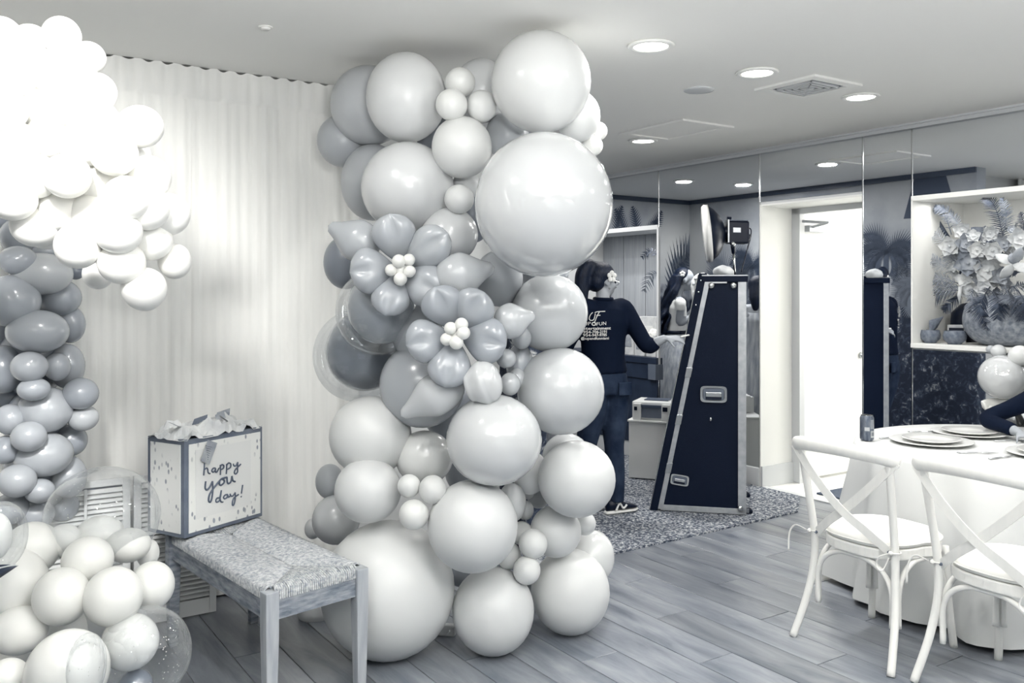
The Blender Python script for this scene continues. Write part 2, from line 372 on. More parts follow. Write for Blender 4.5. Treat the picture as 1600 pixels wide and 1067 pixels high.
# doorway, lobby
def lob(name, m, *args):
    b = MB()
    for a in args: b.rbox(*a)
    return struct(b.build(name, m))
LV = MV+.37
lob('trim_3', M['bright_wall'], (U_C-.0, U_C+.01, MV+.006, LV, 0, DT), (U_B-.012, U_B, MV-.002, LV, 0, DT), (U_C, U_B, MV-.002, LV, DT-.015, DT))
lob('baseboard_doorway', M['trim'], (U_B-.03, U_B-.012, MV-.002, LV, 0, .165))
lob('trim_4', M['trim'], (U_B-.09, U_B-.012, LV, LV+.06, 0, DT), (U_C, U_C+.07, LV, LV+.06, 0, DT), (U_C, U_B, LV, LV+.06, DT-.06, DT))
LU0, LU1, LVB = 2.4, U_B+.25, LV+2.2
lob('floor_lobby', M['lobby_floor'], (LU0, LU1, MV+.0, LVB, -.1, -.001))
lob('wall_lobby', M['bright_wall'], (LU0, LU1, LVB, LVB+.1, 0, CEIL), (LU1, LU1+.1, LV, LVB, 0, CEIL), (LU0-.1, LU0, LV, LVB, 0, CEIL))
lob('trim_5', M['trim'], (U_C-.2, U_B-.0, MV-.01, MV+.05, -.002, .008))
# open door leaf against the lobby wall with closer arm
dl = MB().rbox(U_B-.06, U_B-.02, LV+.08, LV+.9, .02, DT-.08).build('door_1', M['bright_wall'], bevel=.004); struct(dl)
MB().tube([R(U_B-.1, LV+.15, DT-.16), R(U_B-.28, LV+.1, DT-.14), R(U_B-.1, LV+.02, DT-.12)], .012).box((0, 0, 0), (.05, .05, .05), lambda p: R(U_B-.11+p.x, LV+.1+p.y*5, DT-.2+p.z)).build('door_closer', M['alu'], dl)
MB().lathe([(.03, 0), (.03, .02), (.012, .03), (.012, .05), (.03, .06), (.028, .085), (0, .09)], R(U_B-.07, LV+.83, 1.0), mx=Matrix.Rotation(math.atan2(UY, UX)-PI, 4, 'Z') @ Matrix.Rotation(PI/2, 4, 'Y')).build('door_handle', M['steel'], dl, smooth=True)
door2 = MB().rbox(U_C+.25, U_C+.29, LVB-.9, LVB-.04, .02, 2.05).build('door_2', M['trim'], bevel=.004); struct(door2)
tag(MB().box((-.3, -.42, 0), (.3, .42, .012), Matrix.Translation(R(U_C+.22, LV+.22, 0)) @ Matrix.Rotation(math.atan2(UY, UX), 4, 'Z')).build('door_mat', M['mat'], bevel=.003), 'dark mat just inside the open white doorway', 'mat')
tag(MB().box((-.35, -.35, 0), (.35, .35, .012), Matrix.Translation(R(U_C+.0, LV+1.35, 0)) @ Matrix.Rotation(math.atan2(UY, UX), 4, 'Z')).build('door_mat', M['mat'], bevel=.003), 'second dark mat farther inside the lobby, seen beside the drink can', 'mat')
# niches
b = MB(); ND = MV+.62
b.rbox(U_E, U_D, ND, ND+.05, NS-.1, NT+.1).rbox(U_E-.05, U_E, LV, ND, NS-.1, NT+.1).rbox(U_D, U_D+.05, LV, ND, NS-.1, NT+.1).rbox(U_E, U_D, LV, ND, NT, NT+.05)
struct(b.build('wall_niche', M['bright_wall']))
struct(MB().rbox(U_E, U_D, MV-.02, ND, NS-.03, NS).build('trim_6', M['bright_wall'], bevel=.004))
b = MB(); b.rbox(U_E, U_D, MV-.012, MV+.37, NT-.012, NT).rbox(U_E, U_D, MV-.012, MV+.006, NT, NT+.02).rbox(U_D-.012, U_D, MV-.012, MV+.37, NS, NT)
struct(b.build('trim_7', M['bright_wall']))
b = MB(); b.rbox(U_A-.05, U_A, LV, ND, LS-.1, LT+.1).rbox(U_F, U_F+.05, LV, ND, LS-.1, LT+.1).rbox(U_A, U_F, LV, ND, LT, LT+.05).rbox(U_A, U_F, MV+.37, ND, LS-.2, LS-.06)
struct(b.build('wall_pass_through', M['wall']))
pw = struct(MB().rbox(U_A, U_F, ND+.01, ND+.05, LS-.1, LT+.1).build('wall_pass_through_back', M['dark_wood']))
n = 9
for i in range(n):
    a = U_A+(U_F-U_A)*i/n; MB().rbox(a+.003, a+(U_F-U_A)/n-.003, ND-.01-.003*(i % 2), ND+.01, LS-.06, LT).build('panel', M['wood_panel'], pw)
struct(MB().rbox(U_A-.012, U_A+.012, MV-.012, LV, LS-.06, LT).rbox(U_A, U_F, MV-.012, LV, LT-.02, LT+.02).build('trim_8', M['trim']))
ct = thing('bar_counter', R(6.6, MV, .7), 'dark wooden counter ledge with paper bags, behind the woman in black', 'counter')
MB().rbox(U_A-.01, U_F, MV-.04, ND, LS-.06, LS).build('counter_top', M['dark_wood'], ct, bevel=.004)
MB().rbox(U_A+.0, U_F, MV-.03, MV+.006, LS-.2, LS-.06).build('counter_front', M['dark_wood'], ct, bevel=.004)
MB().rbox(U_A-.01, U_A+.09, MV-.045, MV+.006, LS-.2, LS-.06).build('end_block', M['grey_plastic'], ct)
struct(MB().rbox(U_A, U_F, MV-.02, MV+.006, .15, LS-.2).build('wall_counter', M['dark_wood']))
# mural prints: flat palms on the wallpaper
def frond2(b, f3, x, z, ang, L, droop, wid, n=16):
    """flat frond: spine from (x,z) at angle, leaflets as thin triangles, drawn through f3(x,z,k)"""
    pts = []; a = ang; px, pz = x, z
    for i in range(n+1):
        pts.append((px, pz)); px += L/n*math.cos(a); pz += L/n*math.sin(a); a -= droop/n*(1 if math.cos(ang) >= 0 else -1)
    for i in range(n):
        (x0, z0), (x1, z1) = pts[i], pts[i+1]; dx, dz = x1-x0, z1-z0; l = math.hypot(dx, dz); dx /= l; dz /= l
        w = wid*math.sin(PI*(i+1.5)/(n+2))
        for sg in (1, -1):
            ex, ez = x0+dx*w*.75-dz*w*sg, z0+dz*w*.75+dx*w*sg
            q = [f3(x0-dx*l*.3, z0-dz*l*.3), f3(x0+dx*l*.75, z0+dz*l*.75), f3(ex, ez)]
            b.add(q, [(0, 1, 2)])
    s = [f3(p[0]-.004, p[1]-.004) for p in pts]; s2 = [f3(p[0]+.004, p[1]+.004) for p in pts]
    k = len(pts); b.add(s+s2, [(i, i+1, k+i+1, k+i) for i in range(k-1)])
def on_mural(x, z): return R(x, WV+.002, z)
def on_end(x, z): return R(EU-.002, x, z)
def palm_print(f3, x, z, L, parent, m, trunk=True):
    b = MB()
    for k in range(9):
        frond2(b, f3, x, z, PI*(-.1+1.2*k/8), L*random.uniform(.85, 1.1), 2.1, L*.3, 20)
    if trunk: b.add([f3(x-.03, z), f3(x+.03, z), f3(x+.06, z-1.2), f3(x-.01, z-1.2)], [(0, 1, 2, 3)])
    o = b.build('palm_print', m, parent, merge=True); return o
def vu(px):   # mural u hit by the mirror view through px
    k = (px-800)/F; V = 2*MV-WV; Y = V/(VX*k+VY); return Y*(UX*k+UY), Y
for px, py, L, mm in ((1385, 395, .4, 'pprint'), (1435, 450, .36, 'pprint_mid'), (1140, 440, .5, 'pprint_mid'), (1175, 418, .4, 'pprint')):
    u_, Y_ = vu(px); palm_print(on_mural, u_, HC+(HZ-py)/F*Y_, L, mural, M[mm], trunk=(mm == 'pprint'))
for px, py, ang, L, mm in ((1050, 420, 2.4, .8, 'pprint_mid'), (1045, 455, 1.9, .7, 'pprint'), (1110, 440, .2, .5, 'pprint_mid')):
    b = MB(); k = (px-800)/F; Y_ = EU/(UX*k+UY); v_ = 2*MV-(VX*k*Y_+VY*Y_)
    frond2(b, on_end, v_, HC+(HZ-py)/F*Y_, PI-ang if False else ang, L, .9, .3, 14); b.build('palm_print', M[mm], mural2, merge=True)
b = MB()
for v_, ang in ((3.75, 1.9), (3.95, 1.5), (4.1, 1.2), (3.9, 2.3), (4.3, 1.7)): frond2(b, on_end, v_, 2.15, ang, .42, .3, .1, 14)
b.build('palm_print', M['pprint'], mural2, merge=True)
# dark shape high on the mural (print) over the flower niche reflection
u1, _ = vu(1430); u2, _ = vu(1480)
MB().add([on_mural(u1, 2.66), on_mural(u2+.02, 2.66), on_mural(u2-.1, 2.25), on_mural(u1+.12, 2.25)], [(0, 1, 2, 3)]).build('dark_print', M['pprint'], mural, merge=True)

# ------------------------------------------------------------ ceiling fittings
def downlight(px, py, label, real=True, loc=None, power=15):
    p = loc if loc else onz(px, py, CEIL); p = Vector((p[0], p[1], CEIL))
    t = thing('downlight', p, label, 'ceiling light', 'recessed ceiling lights')
    MB().lathe([(.078, 0), (.105, -.001), (.108, -.006), (.1, -.012), (.08, -.012), (.076, -.004)], p, 32).build('trim_ring', M['bright_wall'], t, smooth=True)
    MB().lathe([(0, -.005), (.078, -.005), (.078, -.009), (0, -.009)], p, 32).build('lens', M['lens'], t)
    light('downlight_lamp', 'AREA', p+Vector((0, 0, -.016)), power, .15, shape='DISK')
for px, py, l in ((1017, 70, 'round recessed ceiling light beside the top balloon of the column, closest to the camera'), (1183, 112, 'round recessed ceiling light just before the square air vent'),
                  (1345, 150, 'round recessed ceiling light beyond the square air vent, near the mirror wall'), (1005, 219, 'round recessed ceiling light over the flat ceiling hatch, behind the column')):
    downlight(px, py, l)
for (vx, vy), l in zip(((1068, 282), (1161, 287)), ('recessed ceiling light seen only in the mirror, above the girl', 'small recessed ceiling light seen only in the mirror, above the studio lamp')):
    Y = (CEIL-HC)*F/(HZ-vy); p = refl(((vx-800)/F*Y, Y, CEIL)); downlight(0, 0, l, loc=p, power=26)
for i, (x, y) in enumerate(((-1.0, 2.6), (.2, 1.9), (1.7, 2.6), (-.9, .3), (1.9, .4), (.4, -1.2), (3.1, 3.2), (3.0, .9))):
    light('downlight_lamp', 'AREA', (x, y, CEIL-.016), 13, .15, shape='DISK')
# vents
def vent(c, hu, hv, label, slots):
    t = thing('ceiling_vent', Vector((c.x, c.y, CEIL)), label, 'vent')
    def L(p): return Vector((c.x, c.y, CEIL))+R(p.x, p.y, p.z)
    b = MB(); w = .055
    for a, d, e, f in ((-hu, hu, -hv, -hv+w), (-hu, hu, hv-w, hv), (-hu, -hu+w, -hv+w, hv-w), (hu-w, hu, -hv+w, hv-w)): b.box((a, e, -.012), (d, f, 0), L)
    b.build('vent_frame', M['bright_wall'] if slots else M['ceiling'], t)
    MB().box((-hu+w, -hv+w, -.003), (hu-w, hv-w, 0), L).build('vent_backing', M['vent_dark'] if slots else M['ceiling'], t)
    if slots:
        for k in range(1, 5):
            q = k/5; iu, iv = (hu-w)*q, (hv-w)*q
            b = MB()
            for a, d, e, f in ((-iu, iu, -iv, -iv+.008), (-iu, iu, iv-.008, iv), (-iu, -iu+.008, -iv, iv), (iu-.008, iu, -iv, iv)): b.box((a, e, -.016), (d, f, -.003), L)
            b.build('louver', M['trim'], t)
vent(onz(1262, 135, CEIL), .2, .2, 'square white ceiling vent with dark slots', True)
vent(onz(1055, 203, CEIL), .32, .24, 'flat square access hatch in the ceiling beside a recessed light', False)
p = onz(1092, 140, CEIL); t = thing('ceiling_speaker', p, 'round flat white speaker in the ceiling', 'speaker')
MB().lathe([(0, -.01), (.065, -.01), (.078, -.006), (.08, 0)], p, 32).build('speaker_grille', M['trim'], t, smooth=True)
MB().lathe([(.083, 0), (.083, -.006), (.078, -.008), (.076, 0)], p, 32).build('rim', M['trim'], t)
p = onz(415, 42, CEIL); t = thing('smoke_detector', p, 'tiny white sprinkler cap in the ceiling above the curtain', 'detector')
MB().lathe([(0, -.012), (.018, -.012), (.022, 0)], p, 20).build('cap', M['ceiling'], t, smooth=True)
MB().lathe([(.022, 0), (.03, 0), (.03, -.004), (.022, -.004)], p, 20).build('rim', M['ceiling'], t, smooth=True)

# ------------------------------------------------------------ carpet
b = MB(); pts = [R(3.98, WV-.6, 0), onz(1247, 801, 0), R(4.35, MV-.02, 0), R(EU, MV-.02, 0), R(EU, WV, 0), R(4.62, WV, 0), R(4.62, WV-.6, 0)]
k = len(pts); b.add(pts+[p+Vector((0, 0, .012)) for p in pts], [tuple(range(k))[::-1], tuple(range(k, 2*k))]+[(i, (i+1) % k, k+(i+1) % k, k+i) for i in range(k)])
tag(b.build('carpet', M['carpet'], kind=None), 'mottled grey shaggy carpet under the booth case and the standing woman', 'carpet')

# ------------------------------------------------------------ curtains
rod = thing('curtain', R(CU-.09, 0, CEIL), 'floor-length pale sheer curtain hung along the wall behind the bench', 'curtain')
CV = [-3.2, -1.9, -.95, .1, 1.05, 1.95]
for i in range(len(CV)-1):
    a, c = CV[i]-.03, CV[i+1]+.03; nx = int((c-a)/.012); zs = [.012, .3, .8, 1.4, 2.0, 2.4, 2.5, 2.515, 2.53, 2.6, 2.667]; v = []; ph = random.random()*9
    for z in zs:
        for j in range(nx+1):
            s = a+(c-a)*j/nx; t_ = (2.6-z)/2.6
            amp = .007+.009*t_; w = amp*(.25+.9*abs(noise.noise(Vector((s*2.3, 0, ph)))*2))*math.sin(s*34+ph+1.3*math.sin(s*5+ph)+.3*math.sin(z*2+s*3))+.012*t_*math.sin(s*9+ph*2)+.004*math.sin(s*120+z)
            if abs(z-2.515) < .005: w *= .2; 
            if z > 2.52: w = .35*w+.005*math.sin(s*90)
            v.append(R(CU-.07-.008*(i % 2)-w-(.012 if z > 2.52 else 0), s, z+(.008*math.sin(s*70) if z > 2.64 else 0)))
    n = nx+1; f = [(r*n+j, r*n+j+1, (r+1)*n+j+1, (r+1)*n+j) for r in range(len(zs)-1) for j in range(nx)]
    MB().add(v, f).build('curtain_panel', M['curtain'], rod, smooth=True)

# ------------------------------------------------------------ shutters standing before the curtain
def shutter(p0, p1, z1, label, rows=26):
    p0 = Vector(p0); p1 = Vector(p1); ax = (p1-p0); L = ax.length; ax.normalize(); ay = Vector((-ax.y, ax.x, 0))
    t = thing('shutter_panel', p0, label, 'shutter', 'louvered shutter panels under the curtain')
    def T(p): return p0+ax*p.x+ay*p.y+Vector((0, 0, p.z))
    fw = .032
    for a in ((0, fw, .01, z1), (L-fw, L, .01, z1)): MB().box((a[0], -.012, a[2]), (a[1], .012, a[3]), T).build('stile', M['shutter'], t, bevel=.002)
    for a in ((fw, L-fw, .01, .085), (fw, L-fw, z1-.03, z1)): MB().box((a[0], -.011, a[2]), (a[1], .011, a[3]), T).build('rail', M['shutter'], t, bevel=.002)
    MB().box((L/2-.006, -.02, .09), (L/2+.006, -.012, z1-.035), T).build('tilt_rod', M['shutter'], t)
    for i in range(rows):
        z = .09+(z1-.13)*(i+.5)/rows; h = (z1-.13)/rows*.36
        MB().add([T(Vector(q)) for q in ((fw, -.012, z-h), (L-fw, -.012, z-h), (L-fw, .008, z+h*.6), (fw, .008, z+h*.6), (fw, -.012, z-h+.004), (L-fw, -.012, z-h+.004), (L-fw, .008, z+h*.6+.004), (fw, .008, z+h*.6+.004))],
                 [(0,1,2,3),(4,5,6,7),(0,1,5,4),(1,2,6,5),(2,3,7,6),(3,0,4,7)]).build('slat', M['shutter'], t)
    MB().box((fw*.6, .013, .02), (L-fw*.6, .016, z1-.01), T).build('backing', M['dark_trim'], t)
e1 = onz(337, 957, 0); sd = R(0, -1, 0)
SZ = .70
shutter(e1+sd*.37, e1, SZ, 'louvered white shutter panel directly under the bench')
shutter(e1+sd*.76, e1+sd*.385, SZ, 'louvered white shutter panel behind the clear balloon, beside the gift bag')
shutter(e1+sd*1.15, e1+sd*.775, SZ, 'louvered white shutter panel nearest the grey balloon column, behind the clear balloon')

# ------------------------------------------------------------ balloons
def unit_balloon(n=36, m=24):
    b = MB(); prof = []
    for i in range(m+1):
        th = PI*i/m; z = math.cos(th); r = math.sin(th)
        if z < 0: r *= 1-.10*z*z*(-z); z *= 1.10+.06*z*z
        prof.append((r, z))
    b.lathe(prof, (0, 0, 0), n, Matrix.Rotation(PI/2, 4, 'X')); return b
_um = unit_balloon().build('balloon_mesh_source', M['trim'], smooth=True); UM = _um.data; bpy.data.objects.remove(_um)
def mesh_for(m):
    k = 'bm_'+m.name
    if k not in bpy.data.meshes:
        me = UM.copy(); me.name = k; me.materials.clear(); me.materials.append(m)
    return bpy.data.meshes[k]
def knot_mesh():
    b = MB(); b.lathe([(.02, .02), (.05, 0), (.045, -.03), (.02, -.05), (.06, -.11), (.05, -.12), (.01, -.1)], (0, 1.13, 0), 12, Matrix.Rotation(-PI/2, 4, 'X'))
    return b
def balloon(px, py, rx, ry, Y, g, gloss, label, group, name='balloon', tail=None, knot=False, tilt=None, inner=None):
    c = Wp(px, py, Y); s = Y/F; RX, RY = rx*s, ry*s
    o = bpy.data.objects.new(name, mesh_for(bmat(g, gloss) if gloss != 'clear' else M['clear'])); COL.objects.link(o); o.location = c
    if tail is None:
        o.rotation_euler = (random.uniform(-.15, .15), 0, random.uniform(-.2, .2)-math.atan2(c.x, c.y))
        o.scale = (RX, (RX+RY)/2, RY)
    else:
        d = Vector(tail).normalized(); q = Vector((0, 1, 0)).rotation_difference(d); o.rotation_euler = q.to_euler(); o.scale = (RX, RY, RX)
    LOC[o.name] = c
    if label: tag(o, label, 'balloon', group)
    if knot:
        k = knot_mesh().build('knot', bmat(g, 1), o, smooth=True, local=True)
    return o
GC = 'balloons of the tall column'
# tall column by the bench: (px, py, rx, ry, depth, tone, gloss, label)
COLUMN = [
 (634.8,152.4,62.5,70,3.95,.84,0,'very large pale matt balloon at the top of the column on the curtain side'),
 (577,165,60,62,4.27,.74,0,'large grey balloon peeking out behind the very large pale one, curtain side'),
 (536,220,40,41,4.38,.70,0,'medium grey balloon sticking out sideways towards the curtain, highest on that edge'),
 (583,285,50,60,4.3,.72,0,'grey balloon half hidden behind the shiny pale one below the column top, curtain side'),
 (637,293,72,71,3.9,.82,1,'large shiny pale balloon above the balloon flowers, with streaked highlights'),
 (719,129,23.5,23.5,3.82,.895,0,'small white balloon, topmost of the trio at the column top'),
 (705.6,163.7,25,25,3.74,.895,0,'small white balloon of the top trio, touching the very large pale balloon'),
 (752.5,166,23.5,25,3.79,.87,0,'small white balloon of the top trio, next to the highest big balloon'),
 (752,142,44,50,4.05,.80,0,'pale balloon behind the top trio of small white ones'),
 (721.7,230,47,48.5,3.8,.87,0,'medium white balloon directly below the top trio of small ones'),
 (845.4,128,78,79,3.70,.86,1,'highest big white balloon of the column, touching the ceiling'),
 (849.6,320,108,113,3.50,.80,2,'biggest shiny round balloon of the column, upper half beside the woman'),
 (903,182,35,40,3.95,.87,0,'white balloon tucked behind the highest big one, on the doorway side'),
 (935,205,14,14.5,4.05,.94,0,'tiny white balloon at the column edge, upper of two near the ceiling lights'),
 (926,228,16,16,4.0,.94,0,'tiny white balloon at the column edge, lower of two near the ceiling lights'),
 (792,212,34,36,4.05,.70,0,'grey balloon in the gap between the highest and the biggest balloon'),
 (717.5,311,23.5,23,3.78,.86,0,'small pale balloon nestled beside the biggest shiny one'),
 (728,290,22,22,3.98,.82,0,'small pale balloon half hidden above the one beside the biggest shiny balloon'),
 (738,340,30,40,4.15,.55,0,'dark grey balloon deep in the gap beside the biggest shiny one'),
 (702,367,45,44,3.86,.80,1,'medium pale grey balloon just above the upper balloon flower'),
 (540,410,34,42,4.15,.55,0,'dark grey balloon at the curtain edge below the pointed leaf balloon'),
 (779,435,38,44,3.85,.70,0,'grey balloon behind the large leaf-shaped one, under the biggest shiny balloon'),
 (735,465,20,18,3.9,.66,1,'small grey balloon between the two balloon flowers'),
 (688,462,24,26,4.0,.6,1,'dark grey balloon behind the gap between the two flowers'),
 (652,520,40,48,3.86,.66,1,'grey balloon on the curtain side of the lower balloon flower'),
 (660,601,67,67,3.85,.68,1,'big grey balloon below the lower flower, behind the long leaf balloon'),
 (797,600,16,18,3.66,.74,1,'small grey balloon beside the rounded leaf balloon, lower of a pair'),
 (808,592,14,17,3.74,.72,1,'small grey balloon behind the lower one of a pair by the rounded leaf'),
 (791,560,16,15,3.66,.70,1,'small grey balloon under the leaf at the lower flower'),
 (812,570,21,34,3.82,.64,1,'darker grey balloon behind the lower flower petals, doorway side'),
 (815,527,16,19,3.74,.70,1,'small grey balloon under the pointed leaf at the lower flower'),
 (858.6,488.7,60,61,3.84,.76,1,'large grey balloon directly under the biggest shiny one'),
 (876,611,68,68,3.78,.78,1,'large grey balloon beside the woman in jeans, with star-like highlights'),
 (772,687,75,71,3.58,.80,2,'large shiny pale balloon below the lower flower, full of bright reflections'),
 (579,681,64,62,3.85,.86,0,'large white balloon under the grey ones on the curtain side'),
 (663,715,45,42,3.84,.87,1,'medium pale balloon in the middle of the lower half'),
 (575,766,52,50,3.72,.84,0,'large white balloon above the huge bottom one'),
 (639,759,18,18,3.6,.87,0,'small white balloon of the lower trio, touching the large white one'),
 (676,765,21.5,22.5,3.58,.87,0,'small white balloon of the lower trio, nearest the big round middle one'),
 (646.7,804,23.5,23.5,3.56,.895,0,'small white balloon, lowest of the trio above the huge bottom one'),
 (738.6,821.7,70.5,71,3.6,.84,0,'large white balloon in the centre of the lower half, touching the small trio'),
 (606,921,104,105,3.76,.86,0,'huge pale balloon at the bottom of the column beside the bench leg'),
 (770.6,954,64,67,3.78,.84,0,'large white balloon standing on the floor in the middle of the column base'),
 (891,924,61.5,65,4.0,.86,0,'large white balloon near the floor at the column base, doorway side'),
 (901,748,60.5,59.5,3.8,.84,0,'large white balloon beside the knee of the woman in jeans'),
 (885,715,38,38,4.05,.80,1,'pale balloon peeking out above the one beside the knee'),
 (828,738,28,34,3.92,.84,0,'pale balloon between the shiny one and the one beside the knee'),
 (824,769,11,11,4.0,.82,0,'tiny pale balloon in the gap below the shiny one, uppermost there'),
 (841,778,17,16,4.05,.72,0,'small grey balloon in the gap beside the large white one at knee height'),
 (821,797,13,15,3.95,.78,0,'tiny pale grey balloon in the gap, between large white ones'),
 (800,785,22,30,3.85,.80,0,'pale balloon tucked behind the large white centre one'),
 (868,830,40,40,3.92,.85,0,'medium pale balloon under the one beside the knee'),
 (914,818,17,18,4.0,.85,0,'small pale balloon at the outer edge next to the carpet'),
 (926,870,34,41,4.15,.85,1,'pale balloon at the outer edge behind the lowest one, by the carpet border'),
 (832.8,849.5,22.5,23,3.76,.87,0,'small white balloon, upper front one of the low cluster near the base'),
 (823,891,21.5,22,3.74,.87,0,'small white balloon, lowest of the cluster between the two floor balloons'),
 (815,833,18,18,3.9,.86,0,'small pale balloon behind the upper front one of the low cluster'),
 (795,868,19,21,3.82,.86,0,'small white balloon of the low cluster touching the large centre one'),
 (515,752,22,27,4.2,.70,0,'grey balloon at the curtain edge above the bench'),
 (525,812,37,38,4.1,.78,1,'medium grey balloon at the curtain edge directly behind the bench end'),
 (489,826,13,16,4.25,.80,0,'tiny pale balloon poking out over the woven seat'),
 (492,955,26,24,4.2,.84,0,'pale balloon near the floor behind the bench legs'),
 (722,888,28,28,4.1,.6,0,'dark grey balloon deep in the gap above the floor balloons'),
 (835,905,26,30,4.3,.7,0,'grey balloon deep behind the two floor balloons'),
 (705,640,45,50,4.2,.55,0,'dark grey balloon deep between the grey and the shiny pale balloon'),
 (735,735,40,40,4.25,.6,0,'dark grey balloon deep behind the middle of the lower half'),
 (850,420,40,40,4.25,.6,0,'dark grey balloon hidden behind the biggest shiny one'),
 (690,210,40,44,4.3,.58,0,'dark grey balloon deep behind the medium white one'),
]
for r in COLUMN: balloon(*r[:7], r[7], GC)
# double balloons: a grey balloon inside a clear one
def double(px, py, r_, Y, g, label, off=(.13, .02)):
    c = Wp(px, py, Y); t = thing('double_balloon', c, label, 'balloon', GC)
    o = balloon(px, py, r_[0], r_[1], Y, g, 'clear', None, None, 'clear_shell'); o.location = (0, 0, 0); o.parent = t
    o2 = balloon(px, py, r_[0]*.86, r_[1]*.86, Y, g, 2, None, None, 'inner_balloon'); o2.location = (off[0]*r_[0]*Y/F, 0, off[1]); o2.parent = t
double(590, 487, (65, 68), 3.85, .62, 'grey balloon inside a clear one, below the upper balloon flower')
double(561, 555, (71, 73), 4.12, .50, 'darkest grey balloon inside a clear one, at the curtain edge')
# flower-shaped balloons
def petal(b, c, d, L, Wd, T, n=14, m=18):
    """petal balloon from c along the unit vector d (mostly across the view), creased along its middle, bulging to the viewer"""
    vz = Vector((0, -1, 0)); d = Vector(d).normalized(); d = (d+vz*.45).normalized(); w = d.cross(vz).normalized(); up = w.cross(d).normalized()
    if up.y > 0: up = -up
    rings = []
    for i in range(m+1):
        t = i/m; rad = math.sin(PI*min(1, max(0, t))**1.0)**.6*(.42+.62*t) if 0 < t < 1 else .001
        ring = []
        for k in range(n*2):
            a = 2*PI*k/(n*2); y = math.cos(a); z = math.sin(a)
            cr = 1-.5*math.exp(-(y/.24)**2)*math.exp(-((t-.85)/.28)**2) if z > 0 else 1
            ring.append(Vector(c)+d*(L*t*(1-.0*abs(y)))+w*(y*rad*Wd)+up*(z*rad*T*cr))
        rings.append(ring)
    b.loft(rings)
def flower(px, py, Y, petals, centers, label):
    c = Wp(px, py, Y); t = thing('balloon_flower', c, label, 'balloon flower', GC)
    for (qx, qy, l, w, g) in petals:
        d = Wp(qx, qy, Y)-c; s = Y/F
        st = c+d.normalized()*.02+Vector((0, .02, 0)); b = MB(); petal(b, st, d, l*1.12*s, w*1.32*s, w*.8*s); b.build('petal', bmat(g-.05, 1), t, smooth=True)
    for (qx, qy, r, dy) in centers:
        MB().ell(Wp(qx, qy, Y-.07-dy), r*Y/F, n=20, m=14).build('center_ball', bmat(.95, 0), t, smooth=True)
flower(625, 418, 3.66, [(616, 360, 74, 34, .73), (682, 380, 84, 32, .74), (668, 446, 70, 34, .72), (610, 474, 68, 30, .70), (568, 424, 66, 36, .72)],
       [(623, 408, 10.5, .015), (639, 406, 9.5, 0), (611, 422, 9.5, 0), (640, 424, 9.5, 0), (625.5, 436, 10.5, .01), (626, 422, 9, -.01)], 'upper grey balloon flower with white centre beads, on the curtain side')
flower(712, 521, 3.56, [(690, 470, 70, 33, .69), (748, 470, 70, 33, .70), (782, 536, 72, 36, .68), (702, 580, 74, 34, .69), (655, 534, 68, 34, .70)],
       [(704, 513, 10, .01), (721, 507, 10.5, .01), (724, 520, 10.5, .02), (698, 530, 10, 0), (713, 535, 11, .015), (712, 522, 9, -.01)], 'lower grey balloon flower with white centre beads, in the middle of the column')
def leaf(p0, p1, Y, rmax, g, label, tip=.32):
    a = Wp(*p0, Y); c = Wp(*p1, Y-.03); N = 20; s = Y/F; ax = c-a; pts = []; rr = []
    for i in range(N+1):
        t = i/N; pts.append(a+ax*t)
        body = math.sqrt(max(0, 1-((t-.60)/.40)**2)) if t > .6 else None
        if body is None: q = t/.6; body = tip*math.sqrt(max(0, 1-(1-min(1, q/.18))**2))*(1-q)+(1)*(q*q*(3-2*q)) if q > 0 else 0
        rr.append(max(.002, body*rmax*s))
    b = MB(); b.tube(pts, rr, 24, flat=.8, up=(0, -1, 0))
    tag(b.build('leaf_balloon', bmat(g, 1), smooth=True, origin=a), label, 'balloon', GC)
leaf((513, 352), (592, 393), 3.74, 33, .70, 'pointed leaf-shaped grey balloon at the curtain side of the upper flower')
leaf((773, 418), (680, 438), 3.64, 35, .74, 'large leaf-shaped grey balloon between the upper flower and the biggest shiny balloon')
leaf((836, 492), (772, 508), 3.6, 28, .74, 'pointed leaf-shaped balloon on the doorway side of the lower flower')
leaf((626, 650), (722, 592), 3.62, 33, .76, 'long pale leaf-shaped balloon hanging below the lower flower')
leaf((728, 606), (783, 590), 3.52, 33, .80, 'rounded pale leaf-shaped balloon beneath the lower flower', .8)
b = MB().box((-.045, -.02, 0), (.045, .02, .05), Matrix.Translation(onz(697, 992, 0)) @ Matrix.Rotation(-.2, 4, 'Z'))
t = thing('balloon_weight', onz(697, 992, 0), 'small white weight on the floor between the huge and the middle floor balloon', 'weight')
b.build('block', M['tissue'], t, bevel=.008); MB().tube([onz(697, 992, .05), onz(703, 985, .09)], .004).build('string', M['tissue'], t)

